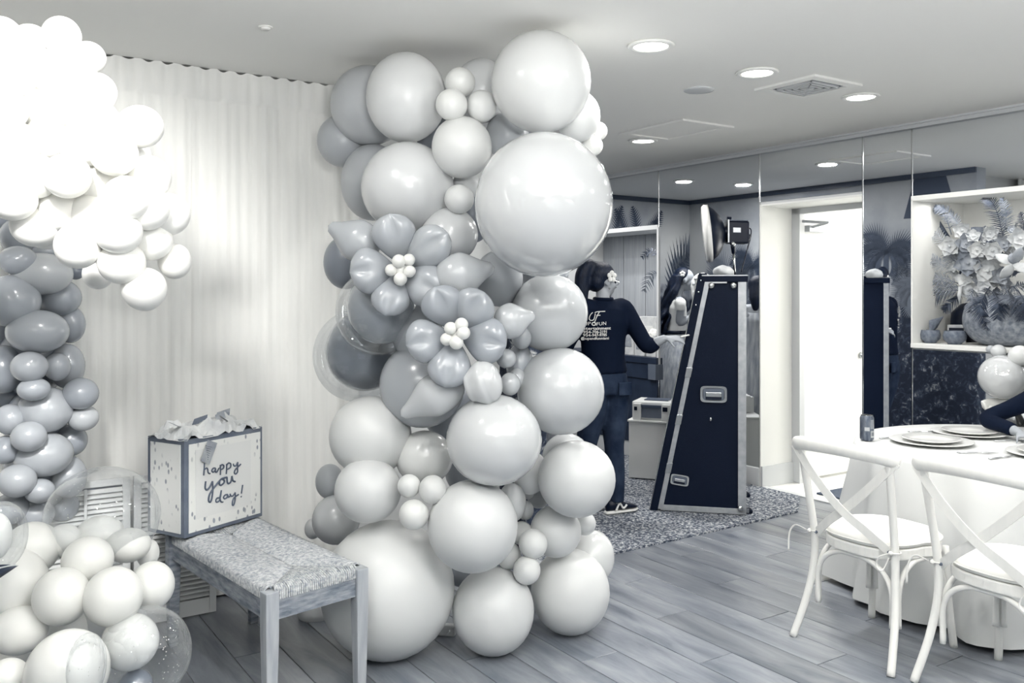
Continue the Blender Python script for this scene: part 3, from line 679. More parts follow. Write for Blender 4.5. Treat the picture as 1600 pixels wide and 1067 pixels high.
# grey column by the curtain
GL = 'balloons of the grey column at the frame edge'
LEFT = [
 (6,335,27,27,3.95,.56,'dark grey balloon at the very top of the grey column, just under the white garland'),
 (30,370,28,30,3.8,.60,'dark grey balloon second from the top of the grey column'),
 (28,407,28,23,3.6,.64,'small glossy grey balloon above the larger pale one, near the grey column top'),
 (72,395,21,15,3.75,.62,'small grey balloon directly under the white garland'),
 (65,428,45,33,3.68,.74,'lightest wide balloon of the grey column, near its top'),
 (118,425,13,12,3.9,.5,'tiny dark balloon sticking out under the white garland'),
 (18,470,42,41,3.6,.64,'large grey balloon at the frame edge below the lightest wide one'),
 (92,465,33,29,3.8,.62,'grey balloon on the curtain side below the lightest wide one'),
 (110,507,22,29,3.85,.62,'grey balloon at the curtain edge, upper third of the grey column'),
 (59,518,45,34,3.62,.66,'wide grey balloon in the middle of the upper half of the grey column'),
 (2,524,17,17,3.8,.55,'small dark balloon cut by the frame in the upper half'),
 (5,577,30,38,3.7,.60,'large dark balloon cut by the frame at mid height'),
 (46,573,27,24,3.55,.66,'small round grey balloon at mid height, in front of the others'),
 (89,573,20,22,3.68,.65,'small grey balloon beside the small round front one at mid height'),
 (105,572,26,35,3.8,.66,'tall grey balloon at the curtain edge, mid height'),
 (126,615,26.5,25,3.72,.62,'round grey balloon farthest towards the curtain, below mid height'),
 (53,608,24,18,3.56,.64,'small flattened grey balloon just below the mid-height front one'),
 (71,640,40,36,3.68,.68,'large pale grey balloon below the small flattened one'),
 (130,653,23,20,3.76,.72,'pale small balloon at the curtain edge below the round farthest one'),
 (12,622,24,22,3.85,.52,'dark balloon in the gap near the frame edge'),
 (16,655,23,24,3.6,.66,'small grey balloon near the frame edge, lower half'),
 (45,682,26,24,3.56,.67,'small round front balloon in the lower half of the grey column'),
 (110,688,25,25,3.85,.60,'darker balloon at the curtain edge in the lower half'),
 (8,703,22,22,3.6,.62,'small glossy balloon cut by the frame in the lower half'),
 (68,710,43,35,3.68,.68,'large grey balloon with bright glints in the lower half'),
 (107,745,27,33,3.8,.66,'grey balloon behind the clear bubble, curtain edge'),
 (27,751,28,26,3.56,.68,'round grey balloon near the bottom of the grey column'),
 (62,767,22,19,3.62,.67,'small grey balloon beside the round one near the bottom'),
 (16,795,27,24,3.65,.68,'lowest visible grey balloon near the frame edge'),
 (55,803,28,24,3.72,.66,'lowest grey balloon behind the white cluster'),
 (98,790,24,24,3.9,.62,'low grey balloon seen through the clear bubble'),
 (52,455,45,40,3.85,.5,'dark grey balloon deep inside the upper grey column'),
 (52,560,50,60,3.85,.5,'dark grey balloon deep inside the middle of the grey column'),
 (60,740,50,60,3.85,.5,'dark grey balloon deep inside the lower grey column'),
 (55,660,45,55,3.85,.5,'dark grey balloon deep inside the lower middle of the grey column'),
]
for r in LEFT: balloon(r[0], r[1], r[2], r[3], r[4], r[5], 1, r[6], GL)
# white garland overhead
GW = 'blown-out white balloons of the overhead garland'
EDGE = [
 (3,62,32,36,2.75,'white garland balloon at the frame edge, highest row'),
 (48,64,28,26,2.8,'white garland balloon, second along the upper edge from the frame'),
 (96,56,29,30,2.8,'white garland balloon at the peak of the upper edge'),
 (138,90,26,25,2.85,'white garland balloon on the sloping edge just below the peak'),
 (152,144,29,30,2.8,'white garland balloon on the sloping edge below the ceiling line'),
 (219,198,35,33,2.85,'white garland balloon standing out alone against the curtain'),
 (232,277,34,34,2.8,'white garland balloon on the curtain edge just below the lone one'),
 (210,245,26,26,3.0,'white garland balloon tucked below the lone one'),
 (262,335,34,33,2.8,'white garland balloon reaching farthest over the curtain'),
 (273,408,25,28,2.85,'small white garland balloon at the lower curtain edge'),
 (225,450,34,32,2.75,'white garland balloon with a visible knot, lowest of all'),
 (190,410,36,34,2.7,'white garland balloon beside the lowest one with the knot'),
 (122,384,35,36,2.65,'white garland balloon overlapping the grey column top'),
 (57,353,38,33,2.75,'wide white garland balloon just above the grey column'),
 (75,372,28,18,2.85,'flat white garland balloon peeking out under the wide one'),
 (153,428,23,24,2.95,'small white garland balloon hanging behind the lower edge'),
 (235,375,34,32,2.78,'white garland balloon between the farthest and the lowest ones'),
]
for r in EDGE: balloon(r[0], r[1], r[2], r[3], r[4], .97, 0, r[5], GW, tail=(0, .35, -1) if r[0] == 225 else None, knot=(r[0] == 225))
for i, (x, y) in enumerate([(20,115),(68,112),(112,112),(5,170),(55,165),(105,160),(150,190),(25,225),(78,215),(130,225),(178,240),(8,275),(55,275),(105,275),(155,285),(198,310),(20,310),(95,330),(145,335),(185,362),(228,325),(-20,90),(-20,200),(-20,290),(165,210)]):
    balloon(x, y, 36, 35, 2.68+random.uniform(-.05, .12), .97, 0, 'blown-out white balloon packed inside the overhead garland', GW)
# white cluster on the floor in front
GF = 'white balloons of the floor cluster'
LOW = [
 (50,857,41,41,2.85,'white balloon at the upper frame side of the floor cluster, below the grey column'),
 (100,845,26,26,2.9,'small white balloon inside the view of the clear bubble, frame side'),
 (137,875,38,36,2.8,'white balloon directly under the clear bubble'),
 (156,836,36,30,3.0,'pale balloon seen through the upper clear bubble'),
 (200,852,34,26,2.95,'pale balloon at the lower rim of the upper clear bubble'),
 (231,864,17,22,3.05,'small white balloon touching the bench side of the clear bubble'),
 (237,915,34,37,2.85,'white balloon of the floor cluster closest to the bench'),
 (177,932,44,45,2.7,'large white balloon in the middle of the floor cluster'),
 (96,932,42,44,2.68,'round white balloon beside the dark leaf tip, middle row'),
 (20,915,52,58,2.75,'very large white balloon at the frame edge behind the dark leaf tip'),
 (30,985,42,36,2.65,'white balloon at the frame edge in the lower row'),
 (100,985,38,30,2.9,'white balloon half hidden behind the lower row'),
 (20,1035,28,24,2.9,'grey-white balloon in a dark gap at the bottom frame edge'),
 (12,1062,32,32,2.5,'white balloon in the bottom frame corner'),
]
for r in LOW: balloon(r[0], r[1], r[2], r[3], r[4], .94, 0, r[5], GF)
balloon(105, 1050, 62, 66, 2.5, .93, 1, 'large elongated white balloon slanting up at the bottom of the floor cluster', GF, tail=(-.35, .3, -.9))
balloon(175, 968, 50, 40, 3.0, .85, 0, 'pale balloon behind the middle row of the floor cluster', GF)
# clear bubbles
def specks(c, r, n, parent, m=None):
    b = MB()
    for i in range(n):
        d = Vector((random.gauss(0, 1), random.gauss(0, 1), random.gauss(0, 1))).normalized(); q = c+Vector((d.x*r[0], d.y*r[0], d.z*r[1]))*.97; s = random.uniform(.001, .0026)
        t1 = d.orthogonal().normalized(); t2 = d.cross(t1); b.add([q+t1*s, q+t2*s, q-t1*s, q-t2*s], [(0, 1, 2, 3)])
    o = b.build('confetti', m or M['white_print'], parent, merge=True); o['kind'] = 'stuff'
def bubble(px, py, rx, ry, Y, label, inner, conf):
    c = Wp(px, py, Y); t = thing('clear_balloon', c, label, 'balloon')
    o = balloon(px, py, rx, ry, Y, .9, 'clear', None, None, 'clear_skin'); o.location = (0, 0, 0); o.rotation_euler = (0, 0, 0); o.parent = t
    for (x, y, a, b_, g, gl) in inner:
        q = Wp(x, y, Y-.01); o = balloon(x, y, a, b_, Y-.01, g, gl, None, None, 'inner_balloon'); o.location = q-c; o.parent = t
    specks(c, (rx*Y/F, ry*Y/F), conf, t)
bubble(160, 807, 85, 77, 3.0, 'big clear bubble balloon resting on the white cluster in front of the shutters', [], 130)
bubble(225, 1022, 70, 72, 2.7, 'clear confetti bubble balloon on the floor next to the bench', [(203, 1003, 43, 43, .93, 1), (212, 1070, 26, 24, .45, 2)], 200)
bubble(2, 838, 34, 54, 2.5, 'clear bubble balloon cut by the frame edge beside the white cluster', [(-6, 838, 22, 36, .93, 0)], 20)
bubble(135, 1042, 26, 52, 2.42, 'narrow clear balloon over the large elongated white one', [], 40)
# dark leaf tip
p0 = Wp(-40, 915, 2.35); p1 = Wp(28, 884, 2.35); b = MB(); N = 10; v = []
for i in range(N+1):
    t_ = i/N; c = p0.lerp(p1, t_)+Vector((0, 0, .008*math.sin(PI*t_))); w = .022*math.sin(PI*(.25+.75*t_))
    v += [c+Vector((0, -.2*w, w)), c+Vector((0, -.012, .0)), c+Vector((0, .2*w, -w)), c+Vector((0, .004, 0))]
b.add(v, [(i*4+a, i*4+(a+1) % 4, i*4+4+(a+1) % 4, i*4+4+a) for i in range(N) for a in range(4)])
lf = thing('palm_leaf_tip', p0, 'dark pointed leaf tip with pale edge, in front of the white balloons', 'leaf')
b.build('blade', M['dark_leaf'], lf, smooth=True); MB().tube([p0.lerp(p1, i/6)+Vector((0, -.012, .012*math.sin(PI*i/6)+.006)) for i in range(7)], .0022, 6).build('midrib', M['petal'], lf)

# ------------------------------------------------------------ bench with rush seat
BH = .488
nl, nr = Vector((-.885, 3.22, 0)), Vector((-.605, 3.50, 0)); fl_, fr = Vector((-1.53, 3.98, 0)), Vector((-1.25, 4.26, 0))
nl, nr, fl_, fr = [p*.97 for p in (nl, nr, fl_, fr)]
bw = (nr-nl).normalized(); bl = (fl_-nl).normalized(); Wd = (nr-nl).length; Ln = (fl_-nl).length
bench = thing('bench', (nl+fr)/2, 'wooden bench with woven rush seat, gift bag on its far end', 'bench')
def BT(p): return nl+bw*p.x+bl*p.y+Vector((0, 0, p.z))
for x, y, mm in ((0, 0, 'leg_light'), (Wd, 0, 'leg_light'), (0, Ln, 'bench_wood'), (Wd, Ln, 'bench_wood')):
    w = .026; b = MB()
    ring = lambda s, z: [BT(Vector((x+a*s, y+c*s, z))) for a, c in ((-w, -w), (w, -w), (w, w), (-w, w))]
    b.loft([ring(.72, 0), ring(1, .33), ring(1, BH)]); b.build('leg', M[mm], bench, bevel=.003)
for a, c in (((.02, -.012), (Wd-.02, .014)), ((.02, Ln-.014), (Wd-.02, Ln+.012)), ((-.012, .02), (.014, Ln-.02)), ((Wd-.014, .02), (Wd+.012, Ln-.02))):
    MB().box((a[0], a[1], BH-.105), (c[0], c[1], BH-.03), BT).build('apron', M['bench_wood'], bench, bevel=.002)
# rush seat: envelope pattern of cords wrapped round the rails
ax_ = Wd/2; nc = 0
def rush_seat():
    b = MB(); x0, x1, y0, y1 = -.012, Wd+.012, -.012, Ln+.012; hx = (x1-x0)/2; cs = .0062
    def cord(p, q, r=.0046):
        pts = []; n = 6
        for i in range(n+1):
            t = i/n; pts.append(p.lerp(q, t)+Vector((0, 0, .012*math.sin(PI*t)+random.uniform(-.0012, .0012))))
        pts = [p+Vector((0, 0, -.034))]+pts if True else pts
        b.tube([BT(a) for a in pts], r*random.uniform(.85, 1.15), 5, cap=False)
    y = y0+.03
    while y < y1-.03:
        lim = min(hx, y-y0, y1-y); xm = x0+hx
        for sx, xe in ((1, x0), (-1, x1)):
            cord(Vector((xe, y+random.uniform(-.001, .001), BH)), Vector((xe+sx*lim*.985, y, BH-(.006 if lim >= hx*.98 else 0))))
        y += cs*1.45
    x = x0+.03
    while x < x1-.03:
        lim = min(x-x0, x1-x)
        for sy, ye in ((1, y0), (-1, y1)): cord(Vector((x, ye, BH)), Vector((x, ye+sy*lim*.985, BH)))
        x += cs*1.45
    return b
o = rush_seat().build('rush_seat', M['rush'], bench, smooth=True); o['label'] = 'woven rush cords'; o['kind'] = 'stuff'
MB().box((.0, .0, BH-.028), (Wd, Ln, BH-.004), BT).build('seat_core', M['rush'], bench, bevel=.006)

# ------------------------------------------------------------ gift bag
BZ = BH+.02
g0 = onz(288, 842, BZ); g1 = onz(410, 806, BZ); gx = (g1-g0); GW_ = gx.length; gx.normalize(); gy = Vector((-gx.y, gx.x, 0)); GD = .235; GH = .415
bag = thing('gift_bag', g0, 'square gift bag lettered happy you day, with tissue paper, on the bench end', 'gift bag')
def GT(p): return g0+gx*p.x+gy*p.y+Vector((0, 0, p.z))
def bag_mat():
    m = mat('gift_bag_print', .93, .5); nt = m.node_tree; b = nt.nodes['Principled BSDF']; tc = nt.nodes.new('ShaderNodeTexCoord')
    mp = nt.nodes.new('ShaderNodeMapping'); mp.inputs['Scale'].default_value = (1, 1, .55); nt.links.new(tc.outputs['Object'], mp.inputs[0])
    v = nt.nodes.new('ShaderNodeTexVoronoi'); v.inputs['Scale'].default_value = 42; nt.links.new(mp.outputs[0], v.inputs[0])
    n = nt.nodes.new('ShaderNodeTexNoise'); n.inputs['Scale'].default_value = 7; nt.links.new(tc.outputs['Object'], n.inputs[0])
    r1 = nt.nodes.new('ShaderNodeValToRGB'); r1.color_ramp.elements[0].position = .2; r1.color_ramp.elements[0].color = (1, 1, 1, 1); r1.color_ramp.elements[1].position = .3; r1.color_ramp.elements[1].color = (0, 0, 0, 1); nt.links.new(v.outputs['Distance'], r1.inputs[0])
    r2 = nt.nodes.new('ShaderNodeValToRGB'); r2.color_ramp.elements[0].position = .4; r2.color_ramp.elements[1].position = .52; nt.links.new(n.outputs[0], r2.inputs[0])
    mu = nt.nodes.new('ShaderNodeMath'); mu.operation = 'MULTIPLY'; nt.links.new(r1.outputs[0], mu.inputs[0]); nt.links.new(r2.outputs[0], mu.inputs[1])
    mx = nt.nodes.new('ShaderNodeMix'); mx.data_type = 'RGBA'; nt.links.new(mu.outputs[0], mx.inputs[0]); mx.inputs[6].default_value = c4(.91); mx.inputs[7].default_value = c4(.55); nt.links.new(mx.outputs[2], b.inputs['Base Color'])
    return m
M['bagprint'] = bag_mat()
MB().box((0, 0, 0), (GW_, GD, GH), GT).build('bag_body', M['bag_edge'], bag, bevel=.003)
e = .022
MB().box((e, -.003, e*.8), (GW_-e*.7, 0, GH-e), GT).build('front_print', M['bagprint'], bag)
MB().box((.055, -.0045, .07), (GW_-.075, -.003, GH-.05), GT).build('blank_area', M['boxwhite'], bag)
MB().box((-.003, e, e*.8), (0, GD-e, GH-e), GT).build('side_print', M['bagprint'], bag)
b = MB(); nx, ny = 22, 12; v = []
for j in range(ny+1):
    for i in range(nx+1):
        s, t_ = i/nx, j/ny; hgt = .05*math.sin(PI*s)**.3*math.sin(PI*t_)**.5+.045*noise.noise(Vector((s*7, t_*5, 1.3)))+.02*noise.noise(Vector((s*19, t_*13, 4)))
        v.append(GT(Vector((-.01+s*(GW_+.01), -.006+t_*(GD+.01), GH-.005+max(0, hgt)))))
b.add(v, [(j*(nx+1)+i, j*(nx+1)+i+1, (j+1)*(nx+1)+i+1, (j+1)*(nx+1)+i) for j in range(ny) for i in range(nx)])
b.build('tissue_paper', M['tissue'], bag)
for (x, y, an, s, mm) in ((.02, .08, 2.4, .05, 'grey_leaf'), (.17, .1, .3, .05, 'bag_edge'), (.3, .12, 1.1, .06, 'grey_leaf'), (.37, .18, .6, .06, 'grey_leaf'), (.25, .04, 2.0, .045, 'tissue')):
    c = Vector((x, y, GH+.04)); dx = math.cos(an)*s
    MB().add([GT(c+Vector((-dx, 0, 0))), GT(c+Vector((dx*.2, -.03, .01))), GT(c+Vector((dx, .01, .035))), GT(c+Vector((-.2*dx, .03, .02)))], [(0, 1, 2), (0, 2, 3)]).build('paper_corner', M[mm], bag, merge=True)
# gift tag
def gp(x, y, lift=.006):
    """point on the bag front from crop coordinates of the lettering"""
    px, py = 300+x/9.7, 690+y/9.7; d = Vector(((px-800)/F, 1, (HZ-py)/F)); n_ = -gy; p0 = g0+n_*lift; o_ = Vector((0, 0, HC)); s = (p0-o_).dot(n_)/d.dot(n_); return o_+d*s
MB().add([gp(240, -30, .006), gp(385, 20, .006), gp(265, 345, .012), gp(130, 290, .012), gp(240, -30, .0075), gp(385, 20, .0075), gp(265, 345, .0135), gp(130, 290, .0135)], [(0,1,2,3),(4,5,6,7),(0,1,5,4),(1,2,6,5),(2,3,7,6),(3,0,4,7)]).build('gift_tag', M['grey_leaf'], bag)
b = MB()
for k in range(7): b.tube([gp(215+k*6-8, 60+k*34, .0155), gp(300+k*2-k*12, 85+k*32, .0155)], .0009, 4)
b.build('tag_lettering', M['ink'], bag)
STR = {'happy': [[(190,325),(185,400),(178,510)],[(182,430),(215,402),(236,412),(245,470),(275,485)],[(355,400),(320,405),(300,440),(320,462),(348,440),(360,405)],[(358,405),(355,450),(375,460),(410,400)],
 [(430,350),(432,430),(430,505)],[(420,395),(450,350),(480,360),(475,400),(435,425)],[(525,335),(525,420),(520,490)],[(522,370),(550,325),(585,335),(580,390),(530,420)],
 [(625,335),(638,365),(665,362),(695,310)],[(695,310),(690,400),(690,460),(660,490),(642,470),(660,420),(740,340)]],
 'you': [[(208,600),(200,700),(225,730),(265,690),(310,600)],[(310,600),(315,720),(300,860),(275,915),(250,890),(265,800),(330,700),(420,590)],[(450,565),(420,590),(415,640),(440,660),(485,620),(485,580),(450,565),(490,548),(530,540)],
 [(530,540),(535,610),(555,635),(590,600),(605,520)],[(605,520),(620,590),(655,605)]],
 'day': [[(410,850),(375,860),(360,900),(380,915),(420,880),(445,735)],[(445,735),(425,850),(440,910),(470,915)],[(540,800),(500,810),(478,845),(495,865),(530,845),(545,800)],[(545,805),(548,840),(575,825)],
 [(575,790),(590,820),(620,820),(655,770)],[(655,770),(655,850),(640,940),(620,965),(610,940),(630,860),(705,800)],[(768,655),(748,785)],[(742,828),(747,838)]]}
for w_, ss in STR.items():
    b = MB()
    for s in ss: b.tube([gp(x, y) for x, y, _ in bez([(x, y, 0) for x, y in s], 5)], .0042 if w_ == 'you' else .0034, 6)
    b.build('lettering', M['ink'], bag)

# ------------------------------------------------------------ photo booth case
ca = onz(1025, 800, 0); cb = onz(1166, 808, 0); cx = (cb-ca); CW = cx.length; cx.normalize(); cy = Vector((-cx.y, cx.x, 0)); CD = .62
case = thing('booth_case', (ca+cb)/2, 'tall black slanted flight case with aluminium edges, standing on the carpet', 'case')
CH = 1.655; TX = .335          # height; how far the slanted edge leans in at the top
def CT(p): return ca+cx*p.x+cy*p.y+Vector((0, 0, p.z))
z0c = .025
def cprism(x0b, x0t, x1, y0, y1, zb, zt):
    return MB().add([CT(Vector(q)) for q in ((x0b,y0,zb),(x1,y0,zb),(x1,y1,zb),(x0b,y1,zb),(x0t,y0,zt),(x1,y0,zt),(x1,y1,zt),(x0t,y1,zt))], [(0,3,2,1),(4,5,6,7),(0,1,5,4),(1,2,6,5),(2,3,7,6),(3,0,4,7)])
cprism(.03, TX+.03, CW-.02, .008, CD-.008, z0c, CH-.03).build('case_body', M['laminate'], case)
# front lid board (the slanted dark strip)
cprism(-.045, TX-.035, 0, 0, 0, 0, 0)
def slant(xo0, xo1, y0, y1, zb, zt, m, name, bev=.002):
    f = lambda z, xo: xo+TX*(z/CH)
    MB().add([CT(Vector(q)) for q in ((f(zb,xo0),y0,zb),(f(zb,xo1),y0,zb),(f(zb,xo1),y1,zb),(f(zb,xo0),y1,zb),(f(zt,xo0),y0,zt),(f(zt,xo1),y0,zt),(f(zt,xo1),y1,zt),(f(zt,xo0),y1,zt))], [(0,3,2,1),(4,5,6,7),(0,1,5,4),(1,2,6,5),(2,3,7,6),(3,0,4,7)]).build(name, m, case, bevel=bev)
slant(-.045, .008, -.005, CD+.005, .012, CH+.02, M['laminate'], 'front_lid')
slant(-.052, -.045, -.004, CD+.004, .02, CH+.01, M['chrome'], 'screen_glass')
slant(.008, .042, -.006, .03, z0c, CH-.04, M['alu'], 'edge_trim')
slant(.008, .042, CD-.03, CD+.006, z0c, CH-.04, M['alu'], 'edge_trim')
for zc in (.28, .62, .95):
    slant(.004, .046, -.009, .02, zc, zc+.07, M['steel'], 'trim_joint')
MB().box((CW-.055, -.006, z0c), (CW, .03, CH-.04), CT).build('edge_trim', M['alu'], case, bevel=.002)
MB().box((CW-.03, CD-.03, z0c), (CW, CD+.006, CH-.04), CT).build('edge_trim', M['alu'], case, bevel=.002)
MB().box((.03, -.006, z0c-.008), (CW, .03, z0c+.03), CT).build('edge_trim', M['alu'], case, bevel=.002)
MB().box((TX-.02, -.012, CH-.04), (CW+.012, CD+.012, CH), CT).build('top_lid', M['laminate'], case, bevel=.003)
MB().box((TX-.02, -.016, CH-.0), (CW+.012, -.006, CH+.008), CT).box((TX-.0, -.012, CH-.05), (CW-.13, -.004, CH-.04), CT).build('edge_trim', M['alu'], case)
for x in (TX+.045, CW-.085):
    MB().ell(CT(Vector((x, -.01, CH-.065))), (.022, .012, .022)).build('ball_corner', M['chrome'], case, smooth=True)
MB().ell(CT(Vector((CW-.04, -.012, z0c+.035))), (.02, .012, .02)).build('ball_corner', M['chrome'], case, smooth=True)
for y in (.06, CD-.06):
    MB().lathe([(0, -.012), (.02, -.012), (.026, -.006), (.026, .006), (.02, .012), (0, .012)], CT(Vector((CW+.02, y, .027))), 20, Matrix.Rotation(math.atan2(cy.y, cy.x), 4, 'Z') @ Matrix.Rotation(PI/2, 4, 'Y')).build('caster', M['black'], case, smooth=True)
    MB().box((CW-.01, y-.02, .02), (CW+.02, y+.02, .05), CT).build('caster_bracket', M['steel'], case)
for x in (.02, .3): MB().box((x, .05, 0), (x+.04, CD-.05, z0c), CT).build('foot', M['black'], case)
def handle(px, py, w, h, tilt=0):
    p = Wp(px, py, 1); o_ = Vector((0, 0, HC)); d = p-o_; n_ = -cy; s = (ca+n_*.003-o_).dot(n_)/d.dot(n_); c = o_+d*s; lx = (c-ca).dot(cx); lz = c.z
    T = lambda q: CT(Vector((lx+q.x*math.cos(tilt)+q.z*math.sin(tilt), q.y, lz-q.x*math.sin(tilt)+q.z*math.cos(tilt))))
    b = MB(); n = 28
    def rr(w_, h_, r, y):
        out = []
        for k in range(n):
            a = 2*PI*k/n; ex = abs(math.cos(a))**.35*math.copysign(1, math.cos(a)); ez = abs(math.sin(a))**.35*math.copysign(1, math.sin(a)); out.append(T(Vector((ex*w_/2, y, ez*h_/2))))
        return out
    b.loft([rr(w, h, 0, 0), rr(w, h, 0, -.006), rr(w*.82, h*.74, 0, -.006), rr(w*.8, h*.72, 0, .0)], cap=False)
    o = b.build('recessed_handle', M['chrome'], case)
    MB().box((-w*.39, -.003, -h*.34), (w*.39, -.001, h*.34), T).build('recess', M['grey_plastic'], o)
    MB().box((-w*.3, -.011, -h*.2), (w*.3, -.003, h*.12), T).build('grip', M['steel'], o, bevel=.003)
    MB().box((-w*.3, -.0125, -h*.3), (w*.3, -.0095, -h*.14), T).build('rubber', M['black'], o)
handle(1115, 616, .18, .115); handle(1062, 750, .125, .075, .12)
MB().ell(CT(Vector((.375, -.006, .665))), (.009, .006, .014)).build('latch_button', M['chrome'], case, smooth=True)
for z in (CH-.03, CH-.11, CH-.2):
    MB().ell(CT(Vector((TX*(z/CH)-.02, -.007, z))), (.006, .003, .006)).build('screw', M['chrome'], case, smooth=True)
# crumpled cloth on the case
c = Wp(1133, 424, 6.15); b = MB()
b.ell((0, 0, 0), (.075, .06, .045), n=24, m=14); b.v = [p*(1+.35*noise.noise(p*22)) for p in b.v]; b.v = [Vector((p.x, p.y, max(p.z, -.03)))+Vector((c.x, c.y, CH+.03)) for p in b.v]
tag(b.build('napkin', M['petal'], smooth=True, origin=c), 'crumpled white cloth lying on top of the flight case', 'cloth')
# studio lamp
YL = 6.5; sl = thing('studio_lamp', Wp(1148, 428, YL), 'black studio flash with white-faced beauty dish above the flight case', 'studio lamp')
def prof(c, axis, pr, n=40):
    q = Vector((0, 0, 1)).rotation_difference(Vector(axis).normalized()).to_matrix().to_4x4(); return MB().lathe(pr, c, n, q)
hub = Wp(1131, 362, YL); axd = Vector((-1, .17, -.1)).normalized()
dish = [(.03, -.02), (.06, 0), (.12, .04), (.17, .09), (.2, .125), (.205, .13), (.2, .132), (.165, .098), (.115, .05), (.03, .02)]
prof(hub, axd, [(.032, -.01), (.07, .0), (.13, .025), (.175, .06), (.205, .10), (.205, .104)]).build('dish_shell', M['black'], sl, smooth=True)
prof(hub+axd*.1, axd, [(.212, 0), (.214, .03), (.2, .045), (.0, .05)]).build('dish_face', M['plate'], sl, smooth=True)
prof(hub-axd*.055, axd, [(.03, 0), (.034, .01), (.034, .05), (.03, .06)]).build('dish_neck', M['black'], sl, smooth=True)
hb = Wp(1153, 363, YL)
def HT(p): return hb+Vector((p.x, p.y*1, p.z))+Vector((0, 0, -p.x*.02))
MB().box((-.085, -.06, -.085), (.07, .06, .08), HT).build('lamp_head', M['black'], sl, bevel=.012)
MB().box((-.075, -.064, .08), (.06, .064, .088), HT).build('head_rib', M['grey_plastic'], sl)
MB().box((-.09, -.065, -.08), (-.078, .065, .09), HT).build('head_collar', M['steel'], sl, bevel=.002)
MB().box((-.05, -.063, -.005), (.005, -.061, .03), HT).build('badge', M['steel'], sl)
MB().tube([HT(Vector((-.08, 0, .1))), HT(Vector((-.05, 0, .1)))], .014).build('lock_knob', M['black'], sl)
MB().ell(Wp(1145, 381, YL-.05), .021).build('tilt_knob', M['chrome'], sl, smooth=True)
MB().tube([Wp(1144, 372, YL), Wp(1146, 396, YL)], [.022, .012], 12).build('tilt_bracket', M['black'], sl, smooth=True)
MB().tube([Wp(1146, 390, YL), Vector((Wp(1148, 428, YL).x, YL, CH))], .0085, 12).build('pole', M['chrome'], sl, smooth=True)
MB().tube(bez([Wp(1166, 357, YL), Wp(1173, 358, YL), Wp(1173, 370, YL), Wp(1168, 388, YL), Wp(1158, 425, YL)]), .0045, 8).build('power_cable', M['black'], sl, smooth=True)
MB().tube([Wp(1171, 366, YL), Wp(1170, 374, YL)], .011, 10).build('plug', M['black'], sl)

# ------------------------------------------------------------ white box table and printer
p = onz(975, 738, 0); q = p+R(-.5, 0, 0)
pc = Vector((.96, 7.25, 0)); px_ = Vector((.93, -.37, 0)).normalized(); py_ = Vector((-px_.y, px_.x, 0))
def PT(v): return pc+px_*v.x+py_*v.y+Vector((0, 0, v.z))
t = thing('side_box', pc, 'plain white box table under the printer, behind the flight case', 'table')
MB().box((0, 0, .02), (.62, .32, .48), PT).build('box_body', M['boxwhite'], t, bevel=.004); MB().box((-.01, -.01, .48), (.63, .33, .495), PT).build('box_top', M['boxwhite'], t, bevel=.003)
MB().box((.03, .03, 0), (.59, .29, .02), PT).build('plinth', M['grey_plastic'], t)
t = thing('photo_printer', PT(Vector((.2, .15, .495))), 'white photo printer with paper slot on the white box', 'printer'); z = .495
MB().box((.02, .03, z), (.36, .33, z+.15), PT).build('printer_body', M['printer'], t, bevel=.01)
MB().box((.035, -.0, z+.0), (.1, .05, z+.135), PT).build('front_cheek', M['printer'], t, bevel=.004); MB().box((.27, -.0, z+.0), (.34, .05, z+.135), PT).build('front_cheek', M['printer'], t, bevel=.004)
MB().box((.1, .02, z+.02), (.27, .032, z+.105), PT).build('paper_slot', M['grey_plastic'], t)
MB().box((.1, .01, z+.105), (.27, .03, z+.125), PT).build('slot_lip', M['dark_trim'], t)
MB().box((.28, -.004, z+.08), (.32, 0, z+.115), PT).box((.045, -.004, z+.08), (.07, 0, z+.11), PT).build('button_panel', M['black'], t)
MB().box((.1, .12, z+.15), (.3, .26, z+.158), PT).build('lid_plate', M['dark_trim'], t)
# paper bags on the counter
for i, (px, py, w, h, l) in enumerate(((981, 553, .17, .26, 'white paper bag on the dark counter, nearest the woman'), (999, 553, .14, .2, 'small printed paper bag in the middle of the counter'), (1017, 553, .13, .2, 'printed paper bag at the counter end by the mirror edge'), (1012, 545, .24, .36, 'tall white carton behind the paper bags on the counter'))):
    v = MV+.02+(.18 if i == 3 else 0); u = uat(px, v); t = thing('paper_bag' if i < 3 else 'carton', R(u, v, LS), l, 'bag' if i < 3 else 'box')
    MB().rbox(u-w/2, u+w/2, v, v+.09, LS, LS+h).build('body', M['petal'], t, bevel=.003)
    MB().rbox(u-w*.3, u+w*.3, v-.003, v, LS+h*.3, LS+h*.75).build('print', M['grey_leaf'] if i < 3 else M['boxwhite'], t)
    if i < 3:
        b = MB(); b.ell((0, 0, 0), (w*.45, .045, .05), n=16, m=10); b.v = [R(u, v+.045, LS+h)+(p*(1+.5*noise.noise(p*25+Vector((i*3, 0, 0))))) for p in b.v]; b.build('tissue_paper', M['white_print'], t)
        MB().tube(bez([R(u-w*.25, v+.045, LS+h), R(u-w*.2, v+.045, LS+h+.05), R(u+w*.2, v+.045, LS+h+.05), R(u+w*.25, v+.045, LS+h)]), .003, 6).build('bag_handle', M['petal'], t)

